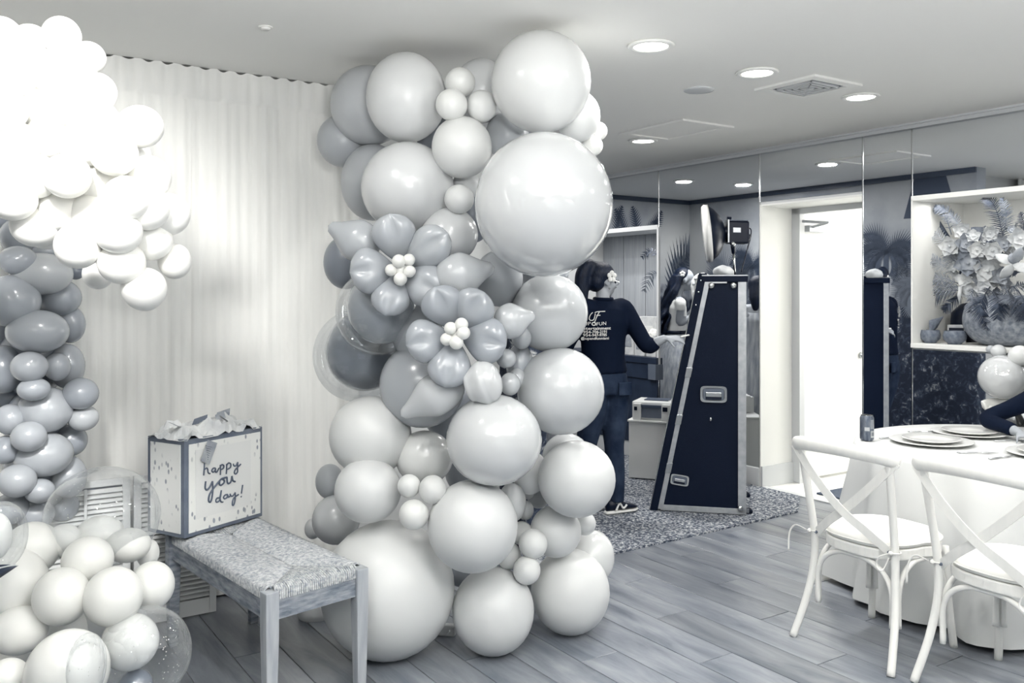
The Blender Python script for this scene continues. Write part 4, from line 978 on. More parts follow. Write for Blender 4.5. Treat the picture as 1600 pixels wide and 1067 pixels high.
# ------------------------------------------------------------ fronds
def frond3(pts, wid, n=22, leaf=.012, sag=.2, side=None):
    P = bez(pts, 10); b = MB(); N = len(P); b.tube(P, [max(.0012, .004*(1-i/N)) for i in range(N)], 5)
    for j in range(n):
        f_ = .12+.86*j/(n-1); i = min(N-2, int(f_*(N-1))); p = P[i]; t = (P[min(N-1, i+1)]-P[max(0, i-1)]).normalized()
        s = t.cross(Vector((0, -1, .15))).normalized() if side is None else t.cross(Vector(side)).normalized()
        w = wid*math.sin(PI*(.12+.8*f_))
        for sg in (1, -1):
            tip = p+(s*sg+t*.7).normalized()*w+Vector((0, random.uniform(-.02, .02), -sag*w)); m_ = p.lerp(tip, .5)+Vector((0, 0, .06*w)); o_ = t*leaf*.5
            b.add([p-o_, p+o_, m_+o_*.9, m_-o_*.9, tip], [(0, 1, 2, 3), (3, 2, 4)])
    return b
for k, (a, c, w, m, l) in enumerate((((1027, 398), (1003, 402), .07, 'dark_leaf', 'small dark palm sprig high on the wooden pass-through edge'), ((1027, 425), (1006, 455), .09, 'mid_leaf', 'drooping pale-tipped palm sprig on the wooden pass-through edge'))):
    va = MV+.1; A = onv(a[0], a[1], va); C = onv(c[0], c[1], va); mid = (A+C)/2+Vector((0, 0, .05))
    t = thing('palm_sprig', A, l, 'leaf'); frond3([A, mid, C], w, 12, .012, .3).build('frond', M[m], t); MB().tube([A, A+R(-.03, .0, .02)], .004, 6).build('stem', M['dark_leaf'], t)

# ------------------------------------------------------------ flower arrangement in the niche
NV = MV+.26
def C4(x, y, dv=0):
    return onv(1400+x/3.81, 280+y/3.81, NV+dv)
vc = onv(1574, 500, NV); vb = Vector((vc.x, vc.y, NS))
arr = thing('flower_arrangement', vb, 'round stone vase overflowing with orchids and palm fronds in the bright niche', 'flowers')
vp = [(p.x, p.y*.86) for p in bez([(.02, .001, 0), (.12, .001, 0), (.19, .035, 0), (.24, .1, 0), (.258, .18, 0), (.245, .27, 0), (.2, .345, 0), (.15, .372, 0), (.135, .36, 0), (.16, .3, 0), (.18, .2, 0)], 5)]
MB().lathe(vp, vb, 72).build('vase', M['vase'], arr, smooth=True)
FR = [(((330,420),(250,330),(160,250),(150,300)),.09,'grey_leaf'),(((330,330),(290,220),(220,165),(150,240),(180,380)),.06,'mid_leaf'),(((400,320),(350,240),(290,180),(230,165)),.07,'mid_leaf'),
 (((640,380),(620,260),(580,150),(525,95)),.085,'dark_leaf'),(((620,400),(650,280),(655,200),(630,110)),.07,'mid_leaf'),(((350,560),(260,500),(200,450)),.07,'grey_leaf'),
 (((370,620),(280,590),(200,570),(150,530)),.075,'mid_leaf'),(((380,660),(290,670),(200,700),(150,720)),.085,'dark_leaf'),(((390,640),(300,640),(200,620),(155,640)),.08,'mid_leaf'),(((400,660),(360,710),(310,750),(280,780)),.06,'dark_leaf'),
 (((500,680),(530,740),(545,820),(540,890)),.075,'dark_leaf'),(((640,640),(700,700),(730,770),(745,840)),.085,'dark_leaf'),(((690,640),(640,700),(650,780)),.06,'dark_leaf'),(((740,360),(760,280),(740,195)),.05,'dark_leaf'),
 (((420,520),(340,480),(300,430)),.08,'mid_leaf'),(((600,640),(640,620),(700,640),(760,620)),.08,'mid_leaf'),(((700,300),(710,270),(715,260)),.03,'grey_leaf'),(((520,420),(530,340),(525,280)),.05,'mid_leaf')]
for pts, w, m in FR:
    P = [C4(x, y, .02-.11*i/len(pts)-(.2*min(1, i) if pts[-1][1] > 800 or pts[-1] == (650, 780) else 0)) for i, (x, y) in enumerate(pts)]; frond3(P, w*1.0, 26, .007, .25).build('palm_frond', M[m], arr)
for pts, w, m in ((((540,650),(590,690),(610,760),(600,830)),.09,'dark_leaf'),(((700,640),(745,690),(765,760),(770,830)),.09,'dark_leaf'),(((470,650),(450,690),(455,740),(440,790)),.07,'mid_leaf'),(((560,640),(520,700),(500,770),(525,850)),.09,'dark_leaf'),(((650,640),(670,690),(665,740)),.09,'mid_leaf'),(((760,640),(820,690),(840,760)),.09,'dark_leaf')):
    frond3([C4(x, y, -.12-.16*min(1, i*.7)) for i, (x, y) in enumerate(pts)], w, 24, .01, .25).build('palm_frond', M[m], arr)
P = [C4(312, 350, .05), C4(255, 255, .05), C4(195, 162, .05)]
MB().tube([P[0], P[1], P[2]], [.014, .011, .002], 8, flat=.4).build('blade_leaf', M['dark_leaf'], arr, smooth=True)
MB().box((-.03, -.02, -.04), (.03, .02, .05), Matrix.Translation(C4(482, 330, .05))).build('pleated_leaf', M['mid_leaf'], arr)
def bloom(c, r, m, n=5, tilt=None, w=.55, cup=.25, name='flower'):
    """rosette of cupped petals facing the room"""
    b = MB(); ax = Vector((-.45+random.uniform(-.35, .35), -1, random.uniform(-.3, .45))).normalized() if tilt is None else Vector(tilt).normalized()
    a1 = ax.orthogonal().normalized(); a2 = ax.cross(a1); ph = random.uniform(0, 6)
    for layer in range(2 if n > 4 else 1):
        for k in range(n):
            a = ph+2*PI*k/n+layer*PI/n; d = a1*math.cos(a)+a2*math.sin(a); s = ax.cross(d); rr = r*(1-.35*layer); v = []; L = 6; WN = 4
            for i in range(L+1):
                t = i/L; ww = w*rr*math.sin(PI*min(1, .1+.78*t))**.7 if i < L else .3*w*rr
                for j in range(WN+1):
                    y = (j/WN-.5)*2; v.append(c+d*rr*t*(1-.12*y*y)+s*y*ww*.8+ax*(cup*rr*(t*t*.9+.5*y*y*t-.3*math.sin(PI*t)*(1+layer))+layer*.12*rr))
            b.add(v, [(i*(WN+1)+j, i*(WN+1)+j+1, (i+1)*(WN+1)+j+1, (i+1)*(WN+1)+j) for i in range(L) for j in range(WN)])
    b.ell(c+ax*.08*r, r*.14, n=8, m=6)
    return b.build(name, m, arr, smooth=True, merge=True)
for x, y, r, m, n in ((320,400,58,'petal',5),(420,385,60,'petal_grey',5),(395,305,48,'petal',6),(480,420,48,'petal',5),(575,425,52,'petal',6),(430,500,72,'petal_grey',5),(545,545,72,'petal',5),(405,595,48,'petal',4),
                      (430,660,52,'petal',6),(525,655,48,'petal',6),(640,385,42,'petal_grey',5),(740,355,60,'petal',5),(560,320,42,'petal',6),(340,520,30,'petal',6),(620,575,50,'petal_grey',5),(500,600,40,'petal_grey',5),(765,420,40,'petal_grey',4),(460,340,40,'petal',5)):
    bloom(C4(x, y, -.1+random.uniform(-.03, .03)), r*1.12/3.81*5.8/F, M[m], n)
for x, y, r, m in ((360,450,34,'petal_grey'),(500,480,36,'petal'),(590,480,34,'petal'),(470,555,34,'petal_grey'),(600,350,30,'petal_grey'),(680,430,34,'petal'),(530,360,30,'petal'),(650,620,34,'petal_grey'),(720,430,36,'petal'),(345,560,26,'petal'),(580,620,30,'petal'),(690,300,26,'petal_grey')):
    bloom(C4(x, y, -.05), r*1.1/3.81*5.8/F, M[m], 6)
for x, y, x2, y2, m in ((480,500,420,430,'dark_leaf'),(560,520,640,440,'dark_leaf'),(520,590,600,680,'mid_leaf'),(450,600,380,560,'dark_leaf'),(600,420,560,360,'mid_leaf'),(640,560,720,560,'dark_leaf'),(440,440,380,380,'mid_leaf'),(660,480,740,480,'mid_leaf'),(500,640,450,720,'dark_leaf'),(600,640,620,740,'mid_leaf'),(560,460,500,400,'dark_leaf')):
    frond3([C4(x, y, .0), C4((x+x2)/2, (y+y2)/2-8, -.04), C4(x2, y2, -.06)], .06, 16, .012, .2).build('leaf_sprig', M[m], arr)
c = C4(695, 505, -.17)
for dx, dy, g_ in ((-62,-40,'petal'),(30,-70,'petal_grey'),(62,30,'petal'),(-45,60,'petal'),(-5,-45,'petal_grey')):
    e_ = C4(695+dx*1.4, 505+dy*1.2, -.17); b = MB(); d = e_-c; N = 8; b.tube([c+d*(i/N)*1.2+Vector((0, -.012*math.sin(PI*i/N), 0)) for i in range(N+1)], [max(.002, .034*math.sin(PI*i/N)**.7) for i in range(N+1)], 12, flat=.25, up=(0, -1, 0)); b.build('orchid_petal', M[g_], arr, smooth=True)
# small hanging tassels
for x in (385, 480):
    MB().tube([C4(x, 640, -.12), C4(x-8, 690, -.13), C4(x-4, 740, -.13)], [.012, .014, .004], 8).build('tassel_flower', M['petal'], arr, smooth=True)
for (x, y, w, l) in ((205, 920, 58, 'small grey stone bowl with a dry leaf, nearest the niche edge'), (350, 925, 66, 'small grey stone bowl between the other bowl and the vase')):
    c = C4(x, 965, -.14); c.z = NS; s = w/3.81*5.75/F
    t = thing('stone_bowl', c, l, 'bowl', 'small bowls in the niche')
    MB().lathe([(0, 0), (s*.55, 0), (s*.6, .006), (s*.95, .03), (s, .055), (s*.9, .085), (s*.82, .088), (s*.8, .08), (s*.9, .055), (s*.5, .02), (0, .018)], c, 28).build('bowl_body', M['bowl'], t, smooth=True)
    if x < 300:
        o = MB(); o.add([c+Vector((-.01, 0, .05)), c+Vector((.02, 0, .14)), c+Vector((.09, 0, .18)), c+Vector((.05, .01, .1)), c+Vector((.0, .02, .15))], [(0, 1, 2, 3), (0, 4, 2)]); o.build('dry_leaf', M['bowl'], t, merge=True)
    else: MB().lathe([(0, .06), (s*.75, .06), (s*.75, .066), (0, .07)], c, 24).build('filling', M['dark_leaf'], t)
c = C4(362, 940, .06); c.z = NS; t = thing('picture_frame', c, 'small dark square candle holder with pale rim behind the bowls', 'holder')
MB().box((-.055, -.02, 0), (.055, .02, .12), Matrix.Translation(c) @ Matrix.Rotation(-.6, 4, 'Z')).build('frame_rim', M['petal'], t, bevel=.002)
MB().box((-.045, -.024, .06), (.045, -.019, .1), Matrix.Translation(c) @ Matrix.Rotation(-.6, 4, 'Z')).build('frame_panel', M['black'], t)
c = C4(425, 930, .2); c.z = NS; tag(MB().lathe([(0, 0), (.07, 0), (.11, .08), (.1, .2), (.04, .26), (0, .27)], c, 28).build('dark_jar', M['black'], smooth=True, origin=c), 'dark rounded jar half hidden behind the stone vase', 'jar')

# ------------------------------------------------------------ dining table
TC = Vector((2.62, 4.53, 0)); TR = .80; TZ = .755
t = thing('round_table', TC, 'round dining table hidden under the white cloth', 'table')
MB().lathe([(0, .71), (TR-.01, .71), (TR-.01, .742), (0, .742)], TC, 48).build('tabletop', M['white_wood'], t)
MB().lathe([(.3, 0), (.3, .02), (.06, .06), (.05, .71), (0, .71)], TC, 24).build('pedestal', M['white_wood'], t, smooth=True)
b = MB(); n = 144; rings = []
def cr(k, r, z, wv): a = 2*PI*k/n; rr = r+wv*(.028*math.sin(a*11+1)+.018*math.sin(a*17+2.2)+.01*math.sin(a*29)); return TC+Vector((rr*math.cos(a), rr*math.sin(a), z))
for r, z, wv in ((.01, .748, 0), (.4, .748, 0), (.7, .748, 0), (TR-.01, .748, 0), (TR+.002, .745, 0), (TR+.008, .73, .1), (TR+.02, .6, .4), (TR+.05, .4, .8), (TR+.085, .2, 1.1), (TR+.12, .03, 1.4)):
    rings.append([cr(k, r, z, wv) for k in range(n)])
b.loft(rings, cap=False)
tag(b.build('tablecloth', M['cloth'], smooth=True, origin=TC), 'floor-length white cloth draped over the round dining table', 'tablecloth')
TZ = .75
def plate(px, py, Rc, Rp, label):
    c = onz(px, py, TZ)
    tag(MB().lathe([(0, .002), (Rc*.6, .002), (Rc*.95, .012), (Rc, .016), (Rc*.985, .019), (Rc*.7, .009), (0, .007)], c, 48).build('charger_plate', M['charger'], smooth=True, origin=c), 'white charger plate under '+label, 'plate', 'charger plates on the dining table')
    c = c+Vector((0, 0, .0085))
    tag(MB().lathe([(0, .001), (Rp*.6, .001), (Rp*.72, .006), (Rp, .018), (Rp*.99, .021), (Rp*.7, .009), (Rp*.6, .005), (0, .005)], c, 48).build('dinner_plate', M['plate'], smooth=True, origin=c), 'white dinner plate '+label, 'plate', 'dinner plates on the dining table')
plate(1455, 692, .205, .145, 'beside the drink can')
plate(1515, 679, .195, .145, 'in front of the seated person')
plate(1640, 712, .19, .14, 'cut off by the frame edge on the table')
def knife(px, py, ang, L, label, fork=False):
    c = onz(px, py, TZ+.004); d = Vector((math.cos(ang), math.sin(ang), 0)); s = Vector((-d.y, d.x, 0))
    t = thing('fork' if fork else 'knife', c, label, 'cutlery', 'cutlery on the dining table')
    MB().tube([c-d*L/2, c-d*L*.1, c], [.007, .006, .004], 8, flat=.4, up=(0, 0, 1)).build('handle', M['steel'], t, smooth=True)
    if fork:
        for k in (-1, 0, 1): MB().tube([c, c+d*L*.2+s*k*.006, c+d*L*.5+s*k*.008], .0015, 5).build('tine', M['steel'], t)
    else: MB().tube([c, c+d*L*.25, c+d*L*.5], [.005, .009, .002], 8, flat=.15, up=(0, 0, 1)).build('blade', M['steel'], t, smooth=True)
knife(1528, 707, -.05, .2, 'table knife lying before the plate beside the can')
knife(1565, 714, .45, .18, 'table knife by the plate that is cut off by the frame')
knife(1395, 683, .35, .18, 'table knife just behind the drink can')
knife(1580, 688, .1, .19, 'fork near the sleeve of the seated person', True)
knife(1440, 674, .1, .16, 'fork behind the plate beside the can', True)
c = onz(1354.5, 688, TZ); can = thing('drink_can', c, 'printed aluminium drink can on the edge of the white table', 'can')
CRr = .036; MB().lathe([(CRr*.75, 0), (CRr*.8, .001), (CRr, .011), (CRr, .122), (CRr*.84, .134), (CRr*.82, .135)], c, 40).build('can_body', M['can'], can, smooth=True)
MB().lathe([(0, .133), (CRr*.78, .133), (CRr*.84, .137), (CRr*.87, .135)], c, 40).build('can_lid', M['steel'], can, smooth=True)
MB().box((-.012, -.006, .136), (.012, .006, .139), Matrix.Translation(c)).build('ring_pull', M['chrome'], can)
b = MB()
def cpt(a, z): return c+Vector(((CRr+.0006)*math.sin(a), -(CRr+.0006)*math.cos(a), z))
def patch(a0, a1, z0, z1): 
    k = 5; b.add([cpt(a0+(a1-a0)*i/k, z) for z in (z0, z1) for i in range(k+1)], [(i, i+1, k+2+i, k+1+i) for i in range(k)])
patch(.2, .9, .02, .055); patch(-.7, .0, .055, .075)
for i in range(7): patch(.15, .85, .068+i*.007, .071+i*.007)
b.build('can_label', M['petal'], can, merge=True)
b = MB()
for i in range(9): a = .3+i*.06; b.add([cpt(a, .028), cpt(a+.028, .028), cpt(a+.028, .048), cpt(a, .048)], [(0, 1, 2, 3)])
for v_ in b.v: v_ += (v_-Vector((c.x, c.y, v_.z)))*.02
b.build('barcode', M['ink'], can, merge=True)

# ------------------------------------------------------------ chairs
def make_chair():
    t = thing('crossback_chair', (0, 0, 0), '', 'chair', 'white cross-back chairs at the dining table'); wm = M['white_wood']; SZ_ = .46
    for sx in (-1, 1):
        MB().tube(bez([(sx*.247, -.285, 0), (sx*.222, -.225, .17), (sx*.205, -.195, .33), (sx*.203, -.195, .47), (sx*.212, -.225, .66), (sx*.222, -.262, .86)], 6), [.0165]*31, 12).build('rear_leg', wm, t, smooth=True)
        MB().tube(bez([(sx*.205, .215, 0), (sx*.19, .2, .2), (sx*.183, .185, .44)], 5), .0165, 12).build('front_leg', wm, t, smooth=True)
    rail = bez([(-.262, -.245, .858), (-.2, -.283, .875), (0, -.31, .885), (.2, -.283, .875), (.262, -.245, .858)], 8)
    MB().tube(rail, [.023]+[.031]*(len(rail)-2)+[.023], 14, flat=.62, up=(0, -1, 0)).build('top_rail', wm, t, smooth=True)
    for sx in (-1, 1):
        pts = bez([(sx*.258, -.262, .862), (sx*.13, -.272+.004*sx, .73), (0, -.262+.006*sx, .615), (-sx*.1, -.235, .54), (-sx*.193, -.195, .462)], 6)
        b = MB(); N = len(pts); rings = []
        for i, p_ in enumerate(pts):
            tt = (pts[min(i+1, N-1)]-pts[max(i-1, 0)]).normalized(); nrm = Vector((0, -1, .1)).normalized(); s = tt.cross(nrm).normalized(); w = .0185
            rings.append([p_+s*w+nrm*.003, p_-s*w+nrm*.003, p_-s*w-nrm*.003, p_+s*w-nrm*.003])
        b.loft(rings); o = b.build('cross_strap', wm, t, smooth=False)
        MB().lathe([(0, .006), (.006, .005), (.007, 0), (0, 0)], Vector((-sx*.183, -.205, .472)), 10, Matrix.Rotation(PI/2, 4, 'X')).build('screw', M['grey_plastic'], t)
    def seat_ring(s, z, n=48):
        out = []
        for k in range(n):
            a = 2*PI*k/n; x = math.cos(a); y = math.sin(a); e_ = 1.0 if y > 0 else 1
            w = .225 if y > 0 else .205; out.append(Vector((abs(x)**.72*math.copysign(1, x)*w*s, abs(y)**.8*math.copysign(1, y)*.215*s, z)))
        return out
    MB().loft([seat_ring(1, .425), seat_ring(1.015, .43), seat_ring(1.015, .465), seat_ring(1, .47)]).build('seat', wm, t, smooth=False, bevel=.003)
    MB().loft([seat_ring(.95, .471), seat_ring(1.0, .476), seat_ring(1.02, .49), seat_ring(.97, .506), seat_ring(.75, .518), seat_ring(.3, .523), seat_ring(.02, .524)]).build('cushion', M['cushion'], t, smooth=True)
    o = MB().tube([p_ for p_ in seat_ring(1.025, .488)]+[seat_ring(1.025, .488)[0]], .003, 6, cap=False).build('cushion_piping', M['cushion'], t)
    def arch(p, q, name='arch_brace'):
        p, q = Vector(p), Vector(q); m_ = (p+q)/2; up = Vector((0, 0, 1)); dn = (q-p)*.06
        MB().tube(bez([p-up*.14, p, p.lerp(q, .1)+up*.075, p.lerp(q, .3)+up*.115, m_+up*.12, p.lerp(q, .7)+up*.115, p.lerp(q, .9)+up*.075, q, q-up*.14], 5), .0115, 10).build(name, wm, t, smooth=True)
    arch((-.185, -.19, .295), (.185, -.19, .295)); arch((-.165, .19, .295), (.165, .19, .295))
    arch((-.2, -.165, .295), (-.187, .165, .295)); arch((.2, -.165, .295), (.187, .165, .295))
    for sx in (-1, 1):
        x = sx*.205; k = MB(); z = .475
        k.tube([Vector((x+.022*math.cos(a*PI/6), -.197+.022*math.sin(a*PI/6), z)) for a in range(13)], .0035, 6)
        k.tube(bez([(x-.02, -.22, z), (x-.07, -.235, z+.012), (x-.1, -.24, z-.03), (x-.105, -.24, z-.11)] if sx < 0 else [(x, -.222, z), (x-.04, -.24, z-.02), (x-.06, -.235, z-.06), (x-.03, -.24, z-.075), (x-.01, -.225, z-.02)], 6), .0042, 6, flat=.5)
        k.ell((x-.004, -.222, z), .009, n=8, m=6); k.build('cushion_tie', M['cushion'], t, smooth=True)
    return t
ch = make_chair()
def place(o, x, y, rz, label): o.location = (x, y, 0); o.rotation_euler = (0, 0, rz); o['label'] = label; LOC[o.name] = Vector((x, y, 0))
RZ = math.atan2(-.85, .526)
ch2 = copy_tree(ch); ch3 = copy_tree(ch)
place(ch, 1.635, 3.905, RZ, 'white cross-back chair in front of the table, nearest the doorway and drink can')
place(ch2, 1.965, 3.43, RZ-.03, 'white cross-back chair cut off by the frame, nearest the camera')
place(ch3, 2.93, 4.98, math.atan2(.55, -.835)+.0, 'white cross-back chair on the far side of the table behind the seated person')

# reflected-looking balloon stand by the mirror behind the far chair
def bstand(rows):
    for (px, py, r, v, g, gl, l) in rows:
        k = (px-800)/F; Y = v/(VX*k+VY); balloon(px, py, r, r*.97, Y, g, gl, l, 'balloons beside the niche mirror')
bstand([(1566, 589, 35, 5.345, .80, 2, 'shiny pale balloon behind the far chair at the mirror'), (1560, 549, 11, 5.4, .8, 0, 'tiny pale balloon just under the niche ledge'), (1594, 556, 17, 5.36, .86, 0, 'small white balloon under the niche ledge at the frame edge'), (1548, 546, 7, 5.42, .7, 0, 'tiny grey balloon tucked under the niche ledge'),
        (1600, 640, 34, 5.3, .85, 0, 'white balloon behind the seated person'), (1560, 660, 30, 5.34, .85, 0, 'white balloon low behind the table edge'), (1590, 715, 40, 5.28, .85, 0, 'white balloon near the floor behind the table'), (1640, 780, 42, 5.24, .85, 0, 'white balloon standing on the floor behind the table')][:4])

# ------------------------------------------------------------ people
def hand(b, wrist, d, palm_n, spread=1.0, curl=.5, s=1.0, pinch=False):
    """five-fingered hand: d = direction of the fingers, palm_n = direction the palm faces"""
    d = Vector(d).normalized(); n = Vector(palm_n); n = (n-d*n.dot(d)).normalized(); w = d.cross(n).normalized()
    pc_ = wrist+d*.045*s; rings = []
    for t, ww, th in ((0, .024, .017), (.03, .03, .016), (.06, .038, .014), (.085, .038, .011)):
        c = wrist+d*t*s; rings.append([c+(w*math.cos(2*PI*k/12)*ww+n*math.sin(2*PI*k/12)*th)*s for k in range(12)])
    b.loft(rings)
    for k, (off, L) in enumerate(((-.028, .068), (-.009, .078), (.010, .073), (.028, .058))):
        base = wrist+d*.07*s+w*off*s; pts = [base]; dd = d+w*off*1.5*spread; dd.normalize(); c_ = curl*(.8+.15*k)
        for j in range(4):
            pts.append(pts[-1]+dd*L*s/3.3); dd = (dd+n*c_*.55).normalized()
        b.tube(pts, [.0095*s, .009*s, .0082*s, .0075*s, .005*s], 8)
    tb = wrist+d*.02*s-w*.02*s; td = (d*.65-w*.7+n*.25).normalized()
    b.tube([tb, tb+td*.035*s, tb+td*.06*s+n*.006*s, tb+td*.078*s+d*.008*s+n*.014*s], [.014*s, .0115*s, .01*s, .007*s], 8)
def head(b, c, fwd, s=1.0):
    """head centred at c looking along fwd"""
    f = Vector(fwd).normalized(); f.z *= 1; up = (Vector((0, 0, 1))-f*f.z).normalized(); r = f.cross(up).normalized()
    mx = Matrix((( r.x, f.x, up.x, 0), (r.y, f.y, up.y, 0), (r.z, f.z, up.z, 0), (0, 0, 0, 1)))
    P = lambda x, y, z: c+(r*x+f*y+up*z)*s
    b.ell(P(0, -.012, .03), (.074*s, .093*s, .088*s), mx, 24, 16)
    b.ell(P(0, .022, -.03), (.058*s, .064*s, .075*s), mx, 20, 14)
    b.ell(P(0, .062, -.082), (.022*s, .02*s, .02*s), mx, 12, 8)
    b.tube([P(0, .078, .018), P(0, .094, -.008), P(0, .108, -.026), P(0, .084, -.034)], [.008*s, .011*s, .013*s, .01*s], 10)
    b.ell(P(0, .083, -.052), (.022*s, .012*s, .007*s), mx, 12, 8); b.ell(P(0, .081, -.062), (.019*s, .011*s, .007*s), mx, 12, 8)
    for sx in (-1, 1):
        b.ell(P(sx*.036, .062, -.02), (.024*s, .02*s, .022*s), mx, 12, 8); b.ell(P(sx*.076, -.005, -.01), (.009*s, .018*s, .03*s), mx, 12, 8)
    return P, mx
def limb(b, pts, rr, n=14): b.tube(bez(pts, 4), [rr[min(len(rr)-1, i//4)]+(rr[min(len(rr)-1, i//4+1)]-rr[min(len(rr)-1, i//4)])*(i % 4)/4 for i in range((len(pts)-1)*4+1)], n)
def torso(b, base, lean, right, fw, levels):
    """levels: (z, half width, half depth, forward shift)"""
    rings = []
    for z, w, d, sh in levels:
        c = base+lean*z+Vector((0, 0, z))+fw*sh; rings.append([c+right*math.cos(2*PI*k/20)*w+fw*math.sin(2*PI*k/20)*d for k in range(20)])
    b.loft(rings)
def mapmb(b, fn): b.v = [fn(p) for p in b.v]; return b
ID = lambda p: p
# --- woman in black, operating the booth
HY = 6.08
def woman():
    base = Vector((Wp(943, 0, HY).x, HY+.02, 0)); T = thing('person', base, 'woman in black long-sleeved shirt and jeans beside the flight case, arm stretched out', 'person')
    right = Vector((.93, .36, 0)).normalized(); fw = Vector((-.36, .93, 0)).normalized()   # her back faces the camera, turned a little
    lean = Vector((.0, 0, 0)); P3 = lambda x, y, z: base+right*x+fw*y+Vector((0, 0, z))
    bd = MB(); torso(bd, base, lean, right, fw, [(.86, .155, .11, 0), (.95, .165, .115, 0), (1.06, .135, .095, 0), (1.2, .14, .095, .0), (1.34, .155, .1, 0), (1.43, .15, .085, 0), (1.475, .08, .06, 0), (1.5, .05, .05, 0)])
    hc = Wp(942, 440, HY+.06); limb(bd, [P3(0, 0, 1.46), (P3(0, .02, 1.52)+hc)/2-Vector((0, 0, .02)), hc-Vector((0, 0, .03))], [.05, .046, .05])
    hf = Vector((.86, .40, -.12)); hp, hm = head(bd, hc, hf, 1.02)
    sh = P3(.155, .0, 1.425); el = Wp(1012, 541, HY+.02); wr = Wp(1040, 528, HY-.02); hd = (Wp(1072, 529, HY-.06)-wr)
    limb(bd, [P3(.1, 0, 1.42), sh, sh.lerp(el, .5), el, el.lerp(wr, .6), wr], [.06, .056, .046, .038, .034, .026])
    hand(bd, wr, hd, (-.1, .55, -.8), curl=.85, s=.95)
    sl_ = P3(-.155, 0, 1.425); ell = P3(-.24, .1, 1.16); wl_ = P3(-.12, .3, 1.1)
    limb(bd, [P3(-.1, 0, 1.42), sl_, sl_.lerp(ell, .5), ell, ell.lerp(wl_, .6), wl_], [.06, .056, .046, .038, .034, .026]); hand(bd, wl_, wl_-ell, (0, 0, -1))
    for sx, fx, fy in ((1, .09, -.02), (-1, -.11, .1)):
        limb(bd, [P3(sx*.08, 0, .88), P3(sx*.085+.0, 0, .72), P3(fx*.95, fy*.4+.01, .48), P3(fx, fy*.8, .28), P3(fx, fy-.01, .08)], [.095, .085, .058, .052, .034])
    bd.build('body', M['skin'], T, remesh=.009)
    # shirt
    b = MB(); torso(b, base, lean, right, fw, [(.985, .178, .132, 0), (1.03, .17, .122, 0), (1.09, .158, .116, 0), (1.2, .163, .114, .0), (1.34, .178, .118, 0), (1.425, .17, .1, 0), (1.47, .095, .075, 0), (1.5, .065, .062, .005)])
    limb(b, [P3(.1, 0, 1.415), sh, sh.lerp(el, .5), el, el.lerp(wr, .5)], [.078, .074, .062, .055, .043]); limb(b, [P3(-.1, 0, 1.415), sl_, sl_.lerp(ell, .5), ell, ell.lerp(wl_, .5)], [.078, .074, .062, .055, .043])
    shirt = b.build('shirt', M['shirt_black'], T, remesh=.012)
    b = MB(); b.tube([P3(.06*math.cos(a*PI/8), .062*math.sin(a*PI/8), 1.497+.004*math.sin(a*PI/8)) for a in range(17)], .013, 8); b.build('collar', M['shirt_black'], T, smooth=True)
    b = MB(); torso(b, base, lean, right, fw, [(.84, .165, .12, 0), (.9, .178, .13, -.005), (.96, .176, .126, 0), (1.03, .152, .108, 0)])
    for sx, fx, fy in ((1, .09, -.02), (-1, -.11, .1)):
        limb(b, [P3(sx*.085, -.01, .9), P3(sx*.088, 0, .72), P3(fx*.95, fy*.4+.01, .48), P3(fx, fy*.8, .28), P3(fx, fy-.01, .09)], [.112, .1, .07, .064, .05])
    jeans = b.build('jeans', M['denim'], T, remesh=.011)
    MB().box((.05, -.138, .84), (.15, -.128, .93), lambda q: P3(q.x, q.y, q.z)).build('back_pocket', M['denim'], T, bevel=.004)
    MB().tube([P3(.158*math.cos(a*PI/12), .113*math.sin(a*PI/12), 1.0) for a in range(25)], .01, 6).build('belt', M['grey_plastic'], T)
    for fx, fy in ((.09, -.02), (-.11, .1)):
        sdv = Vector((.85, .5, 0)).normalized(); c = P3(fx, fy, 0); sd2 = Vector((-sdv.y, sdv.x, 0))
        S_ = lambda x, y, z: c+sdv*x+sd2*y+Vector((0, 0, z+.012))
        def ring(x, w, z0_, z1_): return [S_(x, w*math.cos(2*PI*k/12), (z0_+z1_)/2+(z1_-z0_)/2*math.sin(2*PI*k/12)) for k in range(12)]
        b = MB(); b.loft([ring(-.085, .012, .02, .06), ring(-.07, .034, .02, .10), ring(0, .038, .02, .105), ring(.07, .042, .02, .07), ring(.13, .044, .02, .055), ring(.165, .028, .02, .04)]); sn = b.build('sneaker', M['black'], T, smooth=True)
        b = MB(); b.loft([ring(-.095, .02, 0, .022), ring(-.07, .04, 0, .028), ring(0, .04, 0, .026), ring(.13, .05, 0, .024), ring(.175, .025, .004, .024)]); b.build('sole', M['white_print'], sn, smooth=True)
        MB().tube(bez([S_(-.03, -.039, .03), S_(.0, -.041, .075), S_(.03, -.042, .04), S_(.06, -.042, .06)]), .007, 6).build('stripe', M['white_print'], sn)
    # hair: cap and high ponytail
    b = MB(); b.ell(hp(0, -.022, .045), (.086, .1, .092), hm, 24, 16); b.ell(hp(0, -.055, -.005), (.075, .065, .075), hm, 20, 12)
    b.ell(hp(-.0, -.075, .085), (.045, .05, .05), hm, 16, 10)
    limb(b, [hp(0, -.09, .105), hp(-.01, -.13, .09), hp(-.02, -.15, .02), hp(-.02, -.145, -.08), hp(-.01, -.13, -.17), hp(0, -.12, -.24)], [.035, .05, .055, .05, .035, .012])
    b.build('hair', M['hair'], T, remesh=.01)
    fc = hp(.088, .012, .035)
    b = MB()
    for k in range(5): a = 2*PI*k/5+.3; b.ell(fc+Vector((.0+.018*math.cos(a), -.012, .024*math.sin(a)-.0)), (.016, .008, .018))
    b.build('hair_flower', M['white_print'], T, smooth=True)
    # glasses
    g = MB()
